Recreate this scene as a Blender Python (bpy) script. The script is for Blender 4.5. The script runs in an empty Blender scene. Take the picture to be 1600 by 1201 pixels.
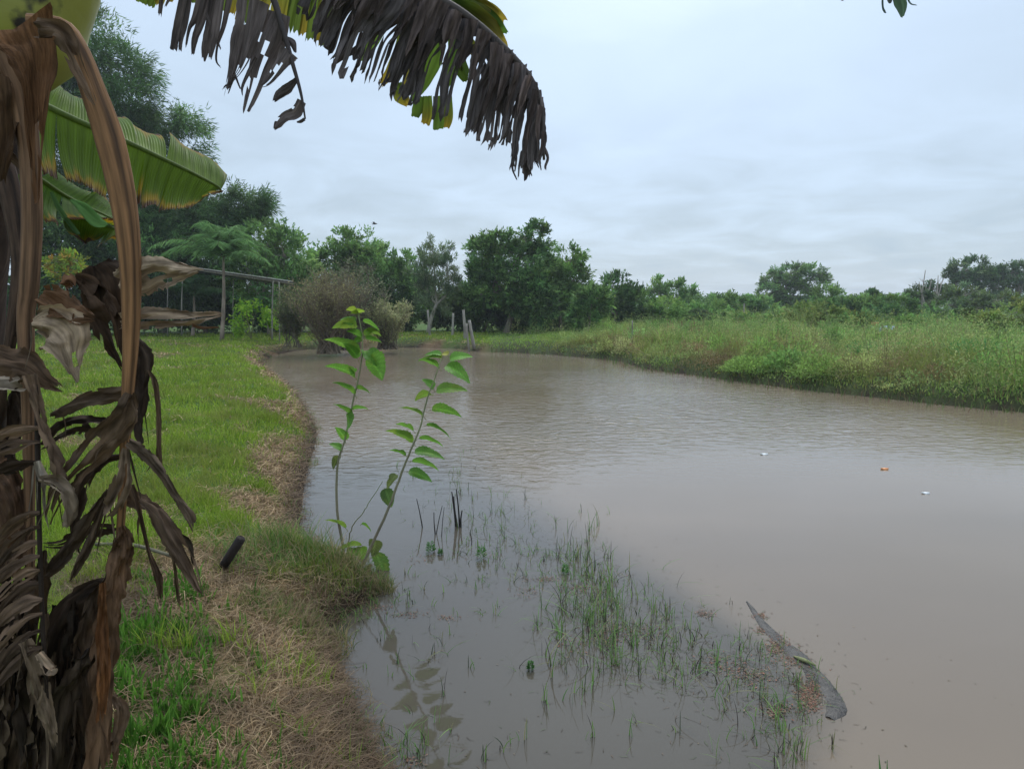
import bpy, math, random
import numpy as np
from mathutils import Vector

# ------------------------------------------------------------------ camera, world, sun, exposure
SC = bpy.context.scene
COL = SC.collection
FPX = 1164.0                       # focal length in pixels of the 1600 px wide photograph
EYE = np.array([0.0, 0.0, 1.8])
PITCH = math.atan(120.5 / FPX)
cd = bpy.data.cameras.new('camera'); cam = bpy.data.objects.new('camera', cd); COL.objects.link(cam)
cd.sensor_width = 36; cd.lens = 36 * FPX / 1600; cd.clip_start = 0.05; cd.clip_end = 4000
cam.location = EYE; cam.rotation_euler = (math.pi / 2 - PITCH, 0, 0)
SC.camera = cam

SUN_EL, SUN_AZ = math.radians(52), math.radians(12)     # azimuth measured from +Y towards +X
sdir = Vector((math.sin(SUN_AZ) * math.cos(SUN_EL), math.cos(SUN_AZ) * math.cos(SUN_EL), math.sin(SUN_EL)))
W = bpy.data.worlds.new('World'); SC.world = W; W.use_nodes = True
nt = W.node_tree; N = nt.nodes; Lk = nt.links; N.clear()
def nn(t, nodes=None, **k):
    n = (nodes or N).new(t)
    for a, b in k.items(): setattr(n, a, b)
    return n
out = nn('ShaderNodeOutputWorld')
sky = nn('ShaderNodeTexSky', sky_type='NISHITA', sun_disc=False, sun_elevation=SUN_EL, sun_rotation=SUN_AZ)
bg1 = nn('ShaderNodeBackground'); bg1.inputs[1].default_value = 0.10; Lk.new(sky.outputs[0], bg1.inputs[0])
tc = nn('ShaderNodeTexCoord'); sep = nn('ShaderNodeSeparateXYZ'); Lk.new(tc.outputs['Generated'], sep.inputs[0])
def math_n(op, a, b=None, c=None, clamp=False):
    m = nn('ShaderNodeMath', operation=op, use_clamp=clamp)
    for i, v in enumerate((a, b, c)):
        if v is None: continue
        if isinstance(v, (int, float)): m.inputs[i].default_value = v
        else: Lk.new(v, m.inputs[i])
    return m.outputs[0]
zc = math_n('MAXIMUM', sep.outputs[2], 0.0)
zz = math_n('ADD', zc, 0.13)
cx_ = math_n('DIVIDE', sep.outputs[0], zz); cy_ = math_n('DIVIDE', sep.outputs[1], zz)
cmb = nn('ShaderNodeCombineXYZ'); Lk.new(cx_, cmb.inputs[0]); Lk.new(cy_, cmb.inputs[1])
n1 = nn('ShaderNodeTexNoise'); n1.inputs['Scale'].default_value = 1.9; n1.inputs['Detail'].default_value = 7; n1.inputs['Roughness'].default_value = 0.55
n1.inputs['Distortion'].default_value = 0.5
Lk.new(cmb.outputs[0], n1.inputs['Vector'])
n2 = nn('ShaderNodeTexNoise'); n2.inputs['Scale'].default_value = 0.35; n2.inputs['Detail'].default_value = 3
Lk.new(cmb.outputs[0], n2.inputs['Vector'])
# clouds break up towards the horizon, smooth veil above
amp = nn('ShaderNodeMapRange'); Lk.new(zc, amp.inputs[0]); amp.inputs[1].default_value = 0.02; amp.inputs[2].default_value = 0.30
amp.inputs[3].default_value = 1.1; amp.inputs[4].default_value = 0.20
dev = math_n('MULTIPLY', math_n('SUBTRACT', n1.outputs[0], 0.5), amp.outputs[0])
dev2 = math_n('MULTIPLY', math_n('SUBTRACT', n2.outputs[0], 0.5), 0.28)
base = nn('ShaderNodeMapRange'); Lk.new(zc, base.inputs[0]); base.inputs[1].default_value = 0.0; base.inputs[2].default_value = 0.5
base.inputs[3].default_value = 0.26; base.inputs[4].default_value = 0.68
v = math_n('ADD', math_n('ADD', base.outputs[0], dev), dev2)
# broad bright patch of the veiled sun
vd = nn('ShaderNodeVectorMath', operation='DOT_PRODUCT'); Lk.new(tc.outputs['Generated'], vd.inputs[0])
gd = Vector((math.sin(math.radians(9)) * math.cos(math.radians(27)), math.cos(math.radians(9)) * math.cos(math.radians(27)), math.sin(math.radians(27))))
vd.inputs[1].default_value = gd
gl = math_n('POWER', math_n('MAXIMUM', vd.outputs['Value'], 0.0), 22.0)
v = math_n('ADD', v, math_n('MULTIPLY', gl, 0.26))
ramp = nn('ShaderNodeValToRGB'); Lk.new(v, ramp.inputs[0])
cr = ramp.color_ramp
cr.elements[0].position = 0.0; cr.elements[0].color = (0.26, 0.345, 0.44, 1)
cr.elements[1].position = 1.0; cr.elements[1].color = (0.74, 0.86, 0.97, 1)
for p, c in ((0.28, (0.335, 0.41, 0.485, 1)), (0.5, (0.415, 0.51, 0.62, 1)), (0.72, (0.485, 0.595, 0.745, 1))):
    e = cr.elements.new(p); e.color = c
bg2 = nn('ShaderNodeBackground'); Lk.new(ramp.outputs[0], bg2.inputs[0]); zb = nn('ShaderNodeMapRange'); Lk.new(zc, zb.inputs[0]); zb.inputs[1].default_value = .40; zb.inputs[2].default_value = 1.0; zb.inputs[3].default_value = 1.08; zb.inputs[4].default_value = 1.9; Lk.new(zb.outputs[0], bg2.inputs[1])   # overcast sky brightens towards the zenith
mx = nn('ShaderNodeMixShader'); mx.inputs[0].default_value = 0.88
Lk.new(bg1.outputs[0], mx.inputs[1]); Lk.new(bg2.outputs[0], mx.inputs[2]); Lk.new(mx.outputs[0], out.inputs[0])

sl = bpy.data.lights.new('sun', 'SUN'); sun = bpy.data.objects.new('sun', sl); COL.objects.link(sun)
sl.energy = 1.4; sl.angle = math.radians(25); sl.color = (1, 0.96, 0.9)
sun.rotation_euler = (-sdir).to_track_quat('-Z', 'Y').to_euler()
SC.view_settings.view_transform = 'Standard'; SC.view_settings.look = 'None'
SC.view_settings.gamma = 1; SC.view_settings.use_curve_mapping = False
SC.view_settings.exposure = 0.50

# ------------------------------------------------------------------ helpers
RNG = np.random.default_rng(7); random.seed(7)
_c, _s = math.cos(PITCH), math.sin(PITCH)
def ray(px, py):
    a = (px - 800) / FPX; b = (600.5 - py) / FPX
    return np.array([a, _c + b * _s, -_s + b * _c])
def P(px, py, d):                  # point seen at a picture position, d metres ahead
    r = ray(px, py); return EYE + r * (d / r[1])
def G(px, py, z=0.0):              # ground point of a picture position
    r = ray(px, py); return EYE + r * ((z - 1.8) / r[2])
def _hash(ix, iy, seed):
    h = (ix.astype(np.int64) * 374761393 + iy.astype(np.int64) * 668265263 + seed * 1442695041) & 0x7fffffff
    h = ((h ^ (h >> 13)) * 1274126177) & 0x7fffffff
    return ((h ^ (h >> 16)) & 0xffff) / 65535.0
def noise2(x, y, scale, seed=0, octaves=1):
    x = np.asarray(x, float) * scale; y = np.asarray(y, float) * scale; r = 0; a = 1; t = 0
    for o in range(octaves):
        ix = np.floor(x); iy = np.floor(y); fx = x - ix; fy = y - iy
        fx = fx * fx * (3 - 2 * fx); fy = fy * fy * (3 - 2 * fy)
        s = seed + o * 17
        r = r + a * ((_hash(ix, iy, s) * (1 - fx) + _hash(ix + 1, iy, s) * fx) * (1 - fy) + (_hash(ix, iy + 1, s) * (1 - fx) + _hash(ix + 1, iy + 1, s) * fx) * fy)
        t += a; a *= 0.5; x = x * 2.03; y = y * 2.03
    return r / t
def sstep(a, b, x):
    t = np.clip((x - a) / (b - a), 0, 1); return t * t * (3 - 2 * t)
def norm(v): return v / np.maximum(np.linalg.norm(v, axis=-1, keepdims=True), 1e-9)
def mesh_from(name, V, quads=None, tris=None, col=None, smooth=False, grain=None):
    me = bpy.data.meshes.new(name)
    q = np.zeros((0, 4), np.int32) if quads is None else np.asarray(quads, np.int32).reshape(-1, 4)
    t = np.zeros((0, 3), np.int32) if tris is None else np.asarray(tris, np.int32).reshape(-1, 3)
    V = np.asarray(V, np.float32)
    me.vertices.add(len(V)); me.vertices.foreach_set('co', V.ravel())
    me.loops.add(q.size + t.size); me.loops.foreach_set('vertex_index', np.concatenate([q.ravel(), t.ravel()]))
    me.polygons.add(len(q) + len(t))
    me.polygons.foreach_set('loop_start', np.concatenate([np.arange(len(q)) * 4, q.size + np.arange(len(t)) * 3]).astype(np.int32))
    me.update(calc_edges=True)
    me.validate()
    if col is not None:
        a = me.color_attributes.new('tint', 'FLOAT_COLOR', 'POINT')
        c = np.ones((len(V), 4), np.float32); c[:, :3] = col
        a.data.foreach_set('color', c.ravel())
    if grain is not None:
        a = me.attributes.new('grain', 'FLOAT_VECTOR', 'POINT'); a.data.foreach_set('vector', np.asarray(grain, np.float32).ravel())
    if smooth: me.polygons.foreach_set('use_smooth', np.ones(len(me.polygons), bool))
    return me
def link(name, me, mat, parent=None, smooth=None):
    o = bpy.data.objects.new(name, me); COL.objects.link(o)
    if mat is not None and not me.materials: me.materials.append(mat)
    if parent is not None:
        o.parent = parent; o.location = -Vector(parent.location) if parent.parent is None else (0, 0, 0)
    return o
def tag(o, label=None, cat=None, group=None, kind=None):
    for k, v in (('label', label), ('category', cat), ('group', group), ('kind', kind)):
        if v: o[k] = v
    return o
def empty(name, loc, label, cat, group=None):
    o = bpy.data.objects.new(name, None); COL.objects.link(o); o.location = Vector(loc); o.empty_display_size = 0.2
    return tag(o, label, cat, group)
class MB:                          # collects shapes into one mesh
    def __init__(s): s.V = []; s.Q = []; s.T = []; s.C = []; s.U = []; s.n = 0
    def add(s, V, Q=None, T=None, C=None, U=None):
        V = np.asarray(V, float).reshape(-1, 3)
        s.U.append(V if U is None else np.asarray(U, float).reshape(-1, 3))
        s.V.append(V)
        if Q is not None and len(Q): s.Q.append(np.asarray(Q, int) + s.n)
        if T is not None and len(T): s.T.append(np.asarray(T, int) + s.n)
        c = np.ones((len(V), 3)) * (0.5 if C is None else np.asarray(C, float)); s.C.append(c); s.n += len(V)
    def build(s, name, mat, parent=None, smooth=False, grain=False):
        me = mesh_from(name, np.concatenate(s.V), np.concatenate(s.Q) if s.Q else None, np.concatenate(s.T) if s.T else None, np.concatenate(s.C), smooth, np.concatenate(s.U) if grain else None)
        return link(name, me, mat, parent)
def spline(pts, n):                # Catmull-Rom through rows of any width
    p = np.asarray(pts, float)
    if len(p) == 2: t = np.linspace(0, 1, n)[:, None]; return p[0] * (1 - t) + p[1] * t
    q = np.vstack([2 * p[0] - p[1], p, 2 * p[-1] - p[-2]]); m = len(p) - 1
    t = np.linspace(0, m, n); i = np.minimum(t.astype(int), m - 1); f = (t - i)[:, None]
    a, b, c, d = q[i], q[i + 1], q[i + 2], q[i + 3]
    return 0.5 * (2 * b + (c - a) * f + (2 * a - 5 * b + 4 * c - d) * f ** 2 + (3 * b - a - 3 * c + d) * f ** 3)
def tube(mb, pts, rad, sides=8, col=0.5, flat=1.0, rough=0.0, caps=True):
    pts = np.asarray(pts, float); n = len(pts); rad = np.ones(n) * rad
    T = norm(np.gradient(pts, axis=0)); ref = np.array([0.31, 0.2, 0.9]) if abs(T[0, 2]) < 0.8 else np.array([0.9, -0.35, 0.1])
    A = norm(np.cross(T, ref)); B = np.cross(T, A)
    a = np.arange(sides) / sides * 2 * math.pi
    R = rad[:, None] * (1 + rough * (RNG.random((n, sides)) - .5))
    V = pts[:, None] + A[:, None] * (np.cos(a) * R)[..., None] + B[:, None] * (np.sin(a) * R * flat)[..., None]
    Q = []
    i = np.arange(n - 1)[:, None] * sides; j = np.arange(sides)[None]; k = (j + 1) % sides
    Q = np.stack([i + j, i + k, i + sides + k, i + sides + j], -1).reshape(-1, 4)
    V = V.reshape(-1, 3); Tn = []
    if caps:
        V = np.vstack([V, pts[0], pts[-1]])
        jj = np.arange(sides); kk = (jj + 1) % sides
        Tn = np.vstack([np.stack([kk, jj, np.full(sides, n * sides)], -1), np.stack([(n - 1) * sides + jj, (n - 1) * sides + kk, np.full(sides, n * sides + 1)], -1)])
    c = np.asarray(col, float)
    if c.ndim == 2 and len(c) == n: c = np.vstack([np.repeat(c, sides, 0)] + ([c[:1], c[-1:]] if caps else []))
    mb.add(V, Q, Tn, c)
def box(mb, c, size, col=0.5, rz=0.0):
    s = np.asarray(size) / 2
    V = np.array([[x, y, z] for x in (-1, 1) for y in (-1, 1) for z in (-1, 1)]) * s
    R = np.array([[math.cos(rz), -math.sin(rz), 0], [math.sin(rz), math.cos(rz), 0], [0, 0, 1]])
    mb.add(V @ R.T + np.asarray(c), [[0, 1, 3, 2], [4, 6, 7, 5], [0, 4, 5, 1], [2, 3, 7, 6], [0, 2, 6, 4], [1, 5, 7, 3]], None, col)
def leaves(mb, pos, dirs, nrm, L, Wd, col, mid=0.45):      # rhombic leaves, two triangles each
    n = len(pos); D = norm(dirs); S = norm(np.cross(D, nrm)); L = (np.ones(n) * L)[:, None]; Wd = (np.ones(n) * Wd)[:, None]
    m = pos + D * L * mid
    V = np.stack([pos, m + S * Wd / 2, pos + D * L, m - S * Wd / 2], 1).reshape(-1, 3)
    Q = np.arange(4 * n).reshape(-1, 4)
    mb.add(V, Q, None, np.repeat(np.ones((n, 3)) * col, 4, 0))
def blades(mb, pos, h, w, az, bend, col, segs=2, lean=None):   # grass blades: quad(s) and a tip triangle
    n = len(pos); h = (np.ones(n) * h)[:, None]; w = (np.ones(n) * w)[:, None]; bend = (np.ones(n) * bend)[:, None]
    D = np.stack([np.cos(az), np.sin(az), np.zeros(n)], 1); faz = RNG.random(n) * math.pi
    S = np.stack([np.cos(faz), np.sin(faz), np.zeros(n)], 1); up = np.array([0, 0, 1.0])
    rows = []
    for k in range(segs):
        t = k / segs; c = pos + up * h * (t - 0.35 * bend * t * t) + D * h * bend * t ** 2; ww = w / 2 * (1 - 0.45 * t)
        rows += [c - S * ww, c + S * ww]
    rows.append(pos + up * h * (1 - 0.35 * bend) + D * h * bend)
    m = 2 * segs + 1; V = np.stack(rows, 1).reshape(-1, 3); b = np.arange(n)[:, None] * m
    Q = [b + np.array([[2 * k, 2 * k + 1, 2 * k + 3, 2 * k + 2]]) for k in range(segs - 1)]
    T = b + np.array([[2 * segs - 2, 2 * segs - 1, 2 * segs]])
    mb.add(V, np.concatenate(Q) if Q else None, T, np.repeat(np.ones((n, 3)) * col, m, 0))
def pick(cols, n, jit=0.15, w=None):
    c = np.asarray(cols, float); i = RNG.choice(len(c), n, p=w); return c[i] * (1 + (RNG.random((n, 1)) - .5) * 2 * jit)
def rnd(n, a=-1, b=1): return RNG.uniform(a, b, (n, 3))

# ------------------------------------------------------------------ materials
def mat_new(name):
    m = bpy.data.materials.new(name); m.use_nodes = True; m.node_tree.nodes.clear()
    return m, m.node_tree.nodes, m.node_tree.links
def mat_tint(name, rough=0.6, transl=0.0, nscale=8.0, namt=0.25, streak=None, bump=0.0, bscale=40, spec=0.35, second=None, sec_scale=3, sec_at=0.6, sec_w=.08, grain=False, dist=.01):
    """base colour from the piece's own natural tint, broken up by noise"""
    m, n, l = mat_new(name)
    o = n.new('ShaderNodeOutputMaterial'); p = n.new('ShaderNodeBsdfPrincipled')
    a = n.new('ShaderNodeVertexColor'); a.layer_name = 'tint'
    tcn = n.new('ShaderNodeTexCoord'); mp = n.new('ShaderNodeMapping'); l.new(tcn.outputs['Object'], mp.inputs[0])
    if grain:
        ga = n.new('ShaderNodeAttribute'); ga.attribute_name = 'grain'; l.new(ga.outputs['Vector'], mp.inputs[0])
    if streak: mp.inputs['Scale'].default_value = streak
    nz = n.new('ShaderNodeTexNoise'); nz.inputs['Scale'].default_value = nscale; nz.inputs['Detail'].default_value = 5; l.new(mp.outputs[0], nz.inputs[0])
    mr = n.new('ShaderNodeMapRange'); mr.inputs[1].default_value = .3; mr.inputs[2].default_value = .7; mr.inputs[3].default_value = 1 - namt; mr.inputs[4].default_value = 1 + namt
    l.new(nz.outputs[0], mr.inputs[0])
    vm = n.new('ShaderNodeVectorMath'); vm.operation = 'SCALE'; l.new(a.outputs[0], vm.inputs[0]); l.new(mr.outputs[0], vm.inputs['Scale'])
    c = vm.outputs[0]
    if second:
        z2 = n.new('ShaderNodeTexNoise'); z2.inputs['Scale'].default_value = sec_scale; z2.inputs['Detail'].default_value = 6; l.new(tcn.outputs['Object'], z2.inputs[0])
        r2 = n.new('ShaderNodeMapRange'); r2.inputs[1].default_value = sec_at - sec_w; r2.inputs[2].default_value = sec_at + sec_w; l.new(z2.outputs[0], r2.inputs[0])
        mxx = n.new('ShaderNodeMix'); mxx.data_type = 'RGBA'; l.new(r2.outputs[0], mxx.inputs[0]); l.new(c, mxx.inputs[6]); mxx.inputs[7].default_value = (*second, 1); c = mxx.outputs[2]
    l.new(c, p.inputs['Base Color']); p.inputs['Roughness'].default_value = rough; p.inputs['Specular IOR Level'].default_value = spec
    if bump:
        bz = n.new('ShaderNodeTexNoise'); bz.inputs['Scale'].default_value = bscale; bz.inputs['Detail'].default_value = 4; l.new(mp.outputs[0], bz.inputs[0])
        bp = n.new('ShaderNodeBump'); bp.inputs['Strength'].default_value = bump; bp.inputs['Distance'].default_value = dist; l.new(bz.outputs[0], bp.inputs['Height']); l.new(bp.outputs[0], p.inputs['Normal'])
    if transl:
        t = n.new('ShaderNodeBsdfTranslucent'); l.new(c, t.inputs[0]); x = n.new('ShaderNodeMixShader'); x.inputs[0].default_value = transl
        l.new(p.outputs[0], x.inputs[1]); l.new(t.outputs[0], x.inputs[2]); l.new(x.outputs[0], o.inputs[0])
    else: l.new(p.outputs[0], o.inputs[0])
    return m
M_leaf = mat_tint('tree foliage', .6, .45, 1.2, .22, spec=.15)
M_grass = mat_tint('grass blades', .6, .42, 3, .2, spec=.15)
M_straw = mat_tint('dry straw', .8, .1, 6, .25)
M_bark = mat_tint('bark', .9, 0, 6, .35, (1, 1, .3), .6, 30)
M_dead = mat_tint('dead banana leaf', .8, .10, 1, .50, (150, 20, 1), 1.0, 1.3, .15, grain=True, dist=.004)
M_deadtop = mat_tint('weathered dead frond', .75, .10, 1, .42, (170, 16, 1), 1.0, 1.3, .2, grain=True, dist=.004)
M_petiole = mat_tint('dry petiole', .6, 0, 1, .55, (150, 5, 1), .9, 1.4, .22, grain=True, dist=.003)
M_trunk = mat_tint('banana pseudostem', .5, 0, 5, .25, None, .25, 20, .35, second=(.022, .016, .010), sec_scale=9, sec_at=.60, sec_w=.03)
M_bleaf = mat_tint('green banana leaf', .42, .55, 1, .16, (150, 5, 1), .5, 1.5, .25, grain=True, dist=.001)
M_mul = mat_tint('mulberry leaf', .5, .45, 20, .14, None, .3, 50, .22)
M_wood = mat_tint('weathered wood', .85, 0, 8, .3, (3, 3, .4), .5, 40)
M_metal = mat_tint('galvanised sheet', .5, 0, 5, .2, None, .1, 20)
M_plain = mat_tint('smooth surface', .4, 0, 5, .12)
# ------------------------------------------------------------------ terrain
shore_px = [(590, 1201), (560, 1130), (535, 1060), (512, 1000), (526, 968), (556, 950), (586, 926), (574, 903), (515, 880), (476, 862), (468, 830), (470, 800), (478, 740), (494, 680),
            (484, 650), (462, 615), (432, 590), (412, 574), (418, 560), (440, 551), (480, 546), (560, 544), (640, 543), (715, 545), (745, 549), (800, 551), (870, 555), (960, 563), (1010, 576), (1100, 588), (1250, 608), (1400, 624), (1600, 644)]
poly = [G(x, y)[:2] for x, y in shore_px] + [np.array(p) for p in ((12.5, 10.2), (18, 8), (26, 6), (30, 1), (24, -3), (14, -2.5), (7, -.5), (3, .9), (1.0, 1.45), (0.1, 1.9), (-.42, 2.45))]
poly = spline(np.vstack([poly, poly[:1]]), 170)[:-1]
def sdist(x, y):                   # signed distance to the pond outline, negative in the water
    x = np.asarray(x, float).ravel(); y = np.asarray(y, float).ravel(); best = np.full(len(x), 1e9); ins = np.zeros(len(x), bool)
    A = poly; B = np.roll(poly, -1, 0)
    for (ax, ay), (bx, by) in zip(A, B):
        dx, dy = bx - ax, by - ay; t = np.clip(((x - ax) * dx + (y - ay) * dy) / (dx * dx + dy * dy + 1e-12), 0, 1)
        best = np.minimum(best, (x - ax - t * dx) ** 2 + (y - ay - t * dy) ** 2)
        c = ((ay > y) != (by > y)) & (x < (bx - ax) * (y - ay) / (by - ay + 1e-12) + ax); ins ^= c
    d = np.sqrt(best); return np.where(ins, -d, d)
def right_side(x, y):              # the weedy meadow: right of the far bank's corner
    return sstep(-1.6, -.2, x - (-.045) * (y - 31)) * sstep(4, 7, y) 
def height(x, y, sd=None):
    x = np.asarray(x, float); y = np.asarray(y, float)
    if sd is None: sd = sdist(x, y).reshape(x.shape)
    n = noise2(x, y, .9, 3, 3) - .5; nf = noise2(x, y, 4, 9, 2) - .5
    out = .40 * (1 - np.exp(-np.maximum(sd, 0) / .36)) + n * .16 * sstep(.1, 1.5, sd) + nf * .035 * sstep(0, .4, sd) + .02 * np.minimum(np.maximum(sd, 0), 10) / 10
    far = sstep(60, 500, np.hypot(x, y)) * -.3
    return np.where(sd > 0, out + far + .004, -.45 * (1 - np.exp(np.minimum(sd, 0) / .6)) - .004)
def axis(core0, core1, step, reach, growth=1.14):
    a = list(np.arange(core0, core1 + 1e-6, step)); s = step
    while a[-1] < reach: s *= growth; a.append(a[-1] + s)
    s = step
    while a[0] > -reach: s *= growth; a.insert(0, a[0] - s)
    return np.array(a)
gx = axis(-4, 2.5, .09, 1800, 1.07); gy = axis(1.0, 9, .09, 1800, 1.06)
X, Y = np.meshgrid(gx, gy, indexing='ij'); SD = sdist(X, Y).reshape(X.shape); Z = height(X, Y, SD)
def straw_amt(x, y, sd):           # 0 = green lawn, 1 = dead straw
    n = noise2(x, y, 1.1, 21, 3); n2 = noise2(x, y, .55, 5, 2); R = right_side(x, y)
    bank = sstep(.66, .26, sd + (n - .5) * .95 + (noise2(x, y, 4.3, 87, 2) - .5) * .5)
    near = sstep(4.6, 3.5, y + (n2 - .5) * 2.2) * .60 * sstep(.40, .60, n + .16 * sstep(-1.7, -.7, x))
    mid = np.exp(-(((x + 1.6 + .28 * (y - 4)) / .8) ** 2 + ((y - 3.9) / .40) ** 2)) * .9
    patch = sstep(.70, .78, noise2(x, y, .8, 44, 2)) * .8
    return np.clip(np.maximum.reduce([bank, near, mid, patch]), 0, 1) * (1 - R * .85)
S = straw_amt(X, Y, SD)
n0 = noise2(X, Y, 2.5, 31, 3)[..., None]
soil = np.array([.055, .036, .022]); strawc = np.array([.13, .085, .042]); green = np.array([.055, .10, .015]); mead = np.array([.05, .07, .02])
C = green * (1 - S[..., None]) + strawc * S[..., None] * (.55 + .6 * n0)
C = C * (1 - right_side(X, Y)[..., None]) + mead * right_side(X, Y)[..., None]
wet = sstep(.16, .02, SD)[..., None]; C = C * (1 - wet) + np.array([.03, .02, .013]) * wet
C *= (.7 + .6 * n0)
nxx, nyy = X.shape; idx = np.arange(nxx * nyy).reshape(nxx, nyy)
Qg = np.stack([idx[:-1, :-1], idx[1:, :-1], idx[1:, 1:], idx[:-1, 1:]], -1).reshape(-1, 4)
M_ground = mat_tint('soil and thatch', .95, 0, 24, .4, None, .8, 60, .15)
me = mesh_from('ground', np.stack([X, Y, Z], -1).reshape(-1, 3), Qg, None, C.reshape(-1, 3), True)
tag(link('ground', me, M_ground), kind='structure')
print('ground verts', nxx * nyy)

# ------------------------------------------------------------------ pond water
edge_px = [(640, 560), (640, 640), (700, 700), (760, 745), (860, 800), (930, 850), (1040, 905), (1120, 960), (1210, 1015), (1290, 1100), (1275, 1160), (1265, 1201)]
edge = np.array([G(x, y)[:2] for x, y in edge_px] + [np.array([1.0, 1.6]), np.array([0.9, .5])]); edge = spline(edge, 60)
lp = np.vstack([edge, [[-4, .5], [-9, 30], [-4, 33]]])
def inpoly(x, y, pl):
    ins = np.zeros(x.shape, bool); B = np.roll(pl, -1, 0)
    for (ax, ay), (bx, by) in zip(pl, B): ins ^= ((ay > y) != (by > y)) & (x < (bx - ax) * (y - ay) / (by - ay + 1e-12) + ax)
    return ins
wx = np.concatenate([np.arange(-9, -2, .2), np.arange(-2, 3, .05), np.arange(3, 32, .3)]); wy = np.concatenate([np.arange(-4, 1.5, .3), np.arange(1.5, 8, .05), np.arange(8, 34, .25)])
X, Y = np.meshgrid(wx, wy, indexing='ij')
dm = np.full(X.shape, 1e9)
for (ax, ay), (bx, by) in zip(edge[:-1], edge[1:]):
    dx, dy = bx - ax, by - ay; t = np.clip(((X - ax) * dx + (Y - ay) * dy) / (dx * dx + dy * dy + 1e-12), 0, 1)
    dm = np.minimum(dm, np.hypot(X - ax - t * dx, Y - ay - t * dy))
sde = np.where(inpoly(X, Y, lp), -dm, dm) + (noise2(X, Y, 3, 77, 2) - .5) * .10
wid = .16 + .14 * np.maximum(Y - 4, 0)
turb = sstep(-1, 1, sde / wid)
turb = np.maximum(turb, sstep(7.5, 10.5, Y))               # muddy water further out everywhere
turb = np.clip(turb * (.62 + .55 * noise2(X * .6 + .4 * noise2(X, Y, .7, 4), Y, .55, 3, 4)), 0, 1)
rip = sstep(7.0, 12.0, Y + (noise2(X, Y, .22, 8, 2) - .5) * 5 - .12 * X) * (.35 + .85 * sstep(.25, .75, noise2(X, Y * .6, .35, 5, 3)))
idx = np.arange(X.size).reshape(X.shape)
Qw = np.stack([idx[:-1, :-1], idx[1:, :-1], idx[1:, 1:], idx[:-1, 1:]], -1).reshape(-1, 4)
me = mesh_from('pond_water', np.stack([X, Y, np.zeros_like(X)], -1).reshape(-1, 3), Qw, None, np.stack([turb, rip, rip * 0], -1).reshape(-1, 3), True)
m, n, l = mat_new('muddy pond water')
o = n.new('ShaderNodeOutputMaterial'); p = n.new('ShaderNodeBsdfPrincipled'); l.new(p.outputs[0], o.inputs[0])
a = n.new('ShaderNodeVertexColor'); a.layer_name = 'tint'; sp = n.new('ShaderNodeSeparateColor'); l.new(a.outputs[0], sp.inputs[0])
mx = n.new('ShaderNodeMix'); mx.data_type = 'RGBA'; l.new(sp.outputs[0], mx.inputs[0])
mx.inputs[6].default_value = (.076, .064, .048, 1); mx.inputs[7].default_value = (.198, .148, .100, 1)
l.new(mx.outputs[2], p.inputs['Base Color']); p.inputs['Roughness'].default_value = .03; p.inputs['IOR'].default_value = 1.333
tcn = n.new('ShaderNodeTexCoord'); mp = n.new('ShaderNodeMapping'); mp.inputs['Scale'].default_value = (.75, 1.15, 1); mp.inputs['Rotation'].default_value = (0, 0, .18); l.new(tcn.outputs['Object'], mp.inputs[0])
z1 = n.new('ShaderNodeTexNoise'); z1.inputs['Scale'].default_value = 5.5; z1.inputs['Detail'].default_value = 4; z1.inputs['Distortion'].default_value = .9; l.new(mp.outputs[0], z1.inputs[0])
z2 = n.new('ShaderNodeTexNoise'); z2.inputs['Scale'].default_value = 1.1; z2.inputs['Detail'].default_value = 3; l.new(mp.outputs[0], z2.inputs[0])
b1 = n.new('ShaderNodeBump'); b1.inputs['Distance'].default_value = .05; l.new(z1.outputs[0], b1.inputs['Height'])
st = n.new('ShaderNodeMath'); st.operation = 'MULTIPLY_ADD'; l.new(sp.outputs[1], st.inputs[0]); st.inputs[1].default_value = .6; st.inputs[2].default_value = .012; l.new(st.outputs[0], b1.inputs['Strength'])
b2 = n.new('ShaderNodeBump'); b2.inputs['Distance'].default_value = .03; b2.inputs['Strength'].default_value = .05; l.new(z2.outputs[0], b2.inputs['Height']); l.new(b1.outputs[0], b2.inputs['Normal']); l.new(b2.outputs[0], p.inputs['Normal'])
tag(link('water', me, m), kind='structure')

# ------------------------------------------------------------------ lawn, straw, meadow (uncountable growth)
def land_points(n, rmin, rmax, az0, az1, power=2):
    r = rmin * (rmax / rmin) ** RNG.random(n); az = RNG.uniform(math.radians(az0), math.radians(az1), n)
    return np.sin(az) * r, np.cos(az) * r, r
GRN = [(.20, .30, .028), (.15, .23, .022), (.27, .37, .045), (.34, .36, .085)]
x, y, r = land_points(330000, 1.7, 42, -40, 6)
sd = sdist(x, y); k = (sd > .05) & (right_side(x, y) < .5) & (y < 41); x, y, r, sd = x[k], y[k], r[k], sd[k]
s = straw_amt(x, y, sd); tuft = noise2(x, y, 5, 61, 2)
k = (RNG.random(len(x)) > s * .88) & ((r > 5.5) | (tuft > .74 - .16 * (r > 3.6) - .16 * (r > 4.3))) & (RNG.random(len(x)) < .45 + tuft); x, y, r, sd, s, tuft = x[k], y[k], r[k], sd[k], s[k], tuft[k]
nb = len(x); z = height(x, y, sd)
pos = np.stack([x, y, z - .01], 1)
hh = RNG.uniform(.05, .125, nb) * (1 + .9 * sstep(.55, .8, tuft)) * (1 + .25 * sstep(5.5, 3, r)) * (1 - .35 * s)
cc = pick(GRN, nb, .22, [.4, .25, .25, .1]) * (.8 + .45 * noise2(x, y, .7, 91, 2))[:, None]
yel = sstep(.5, .72, noise2(x, y, 1.4, 13, 3))[:, None] * .55; cc = cc * (1 - yel) + np.array([.23, .23, .06]) * yel
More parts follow.
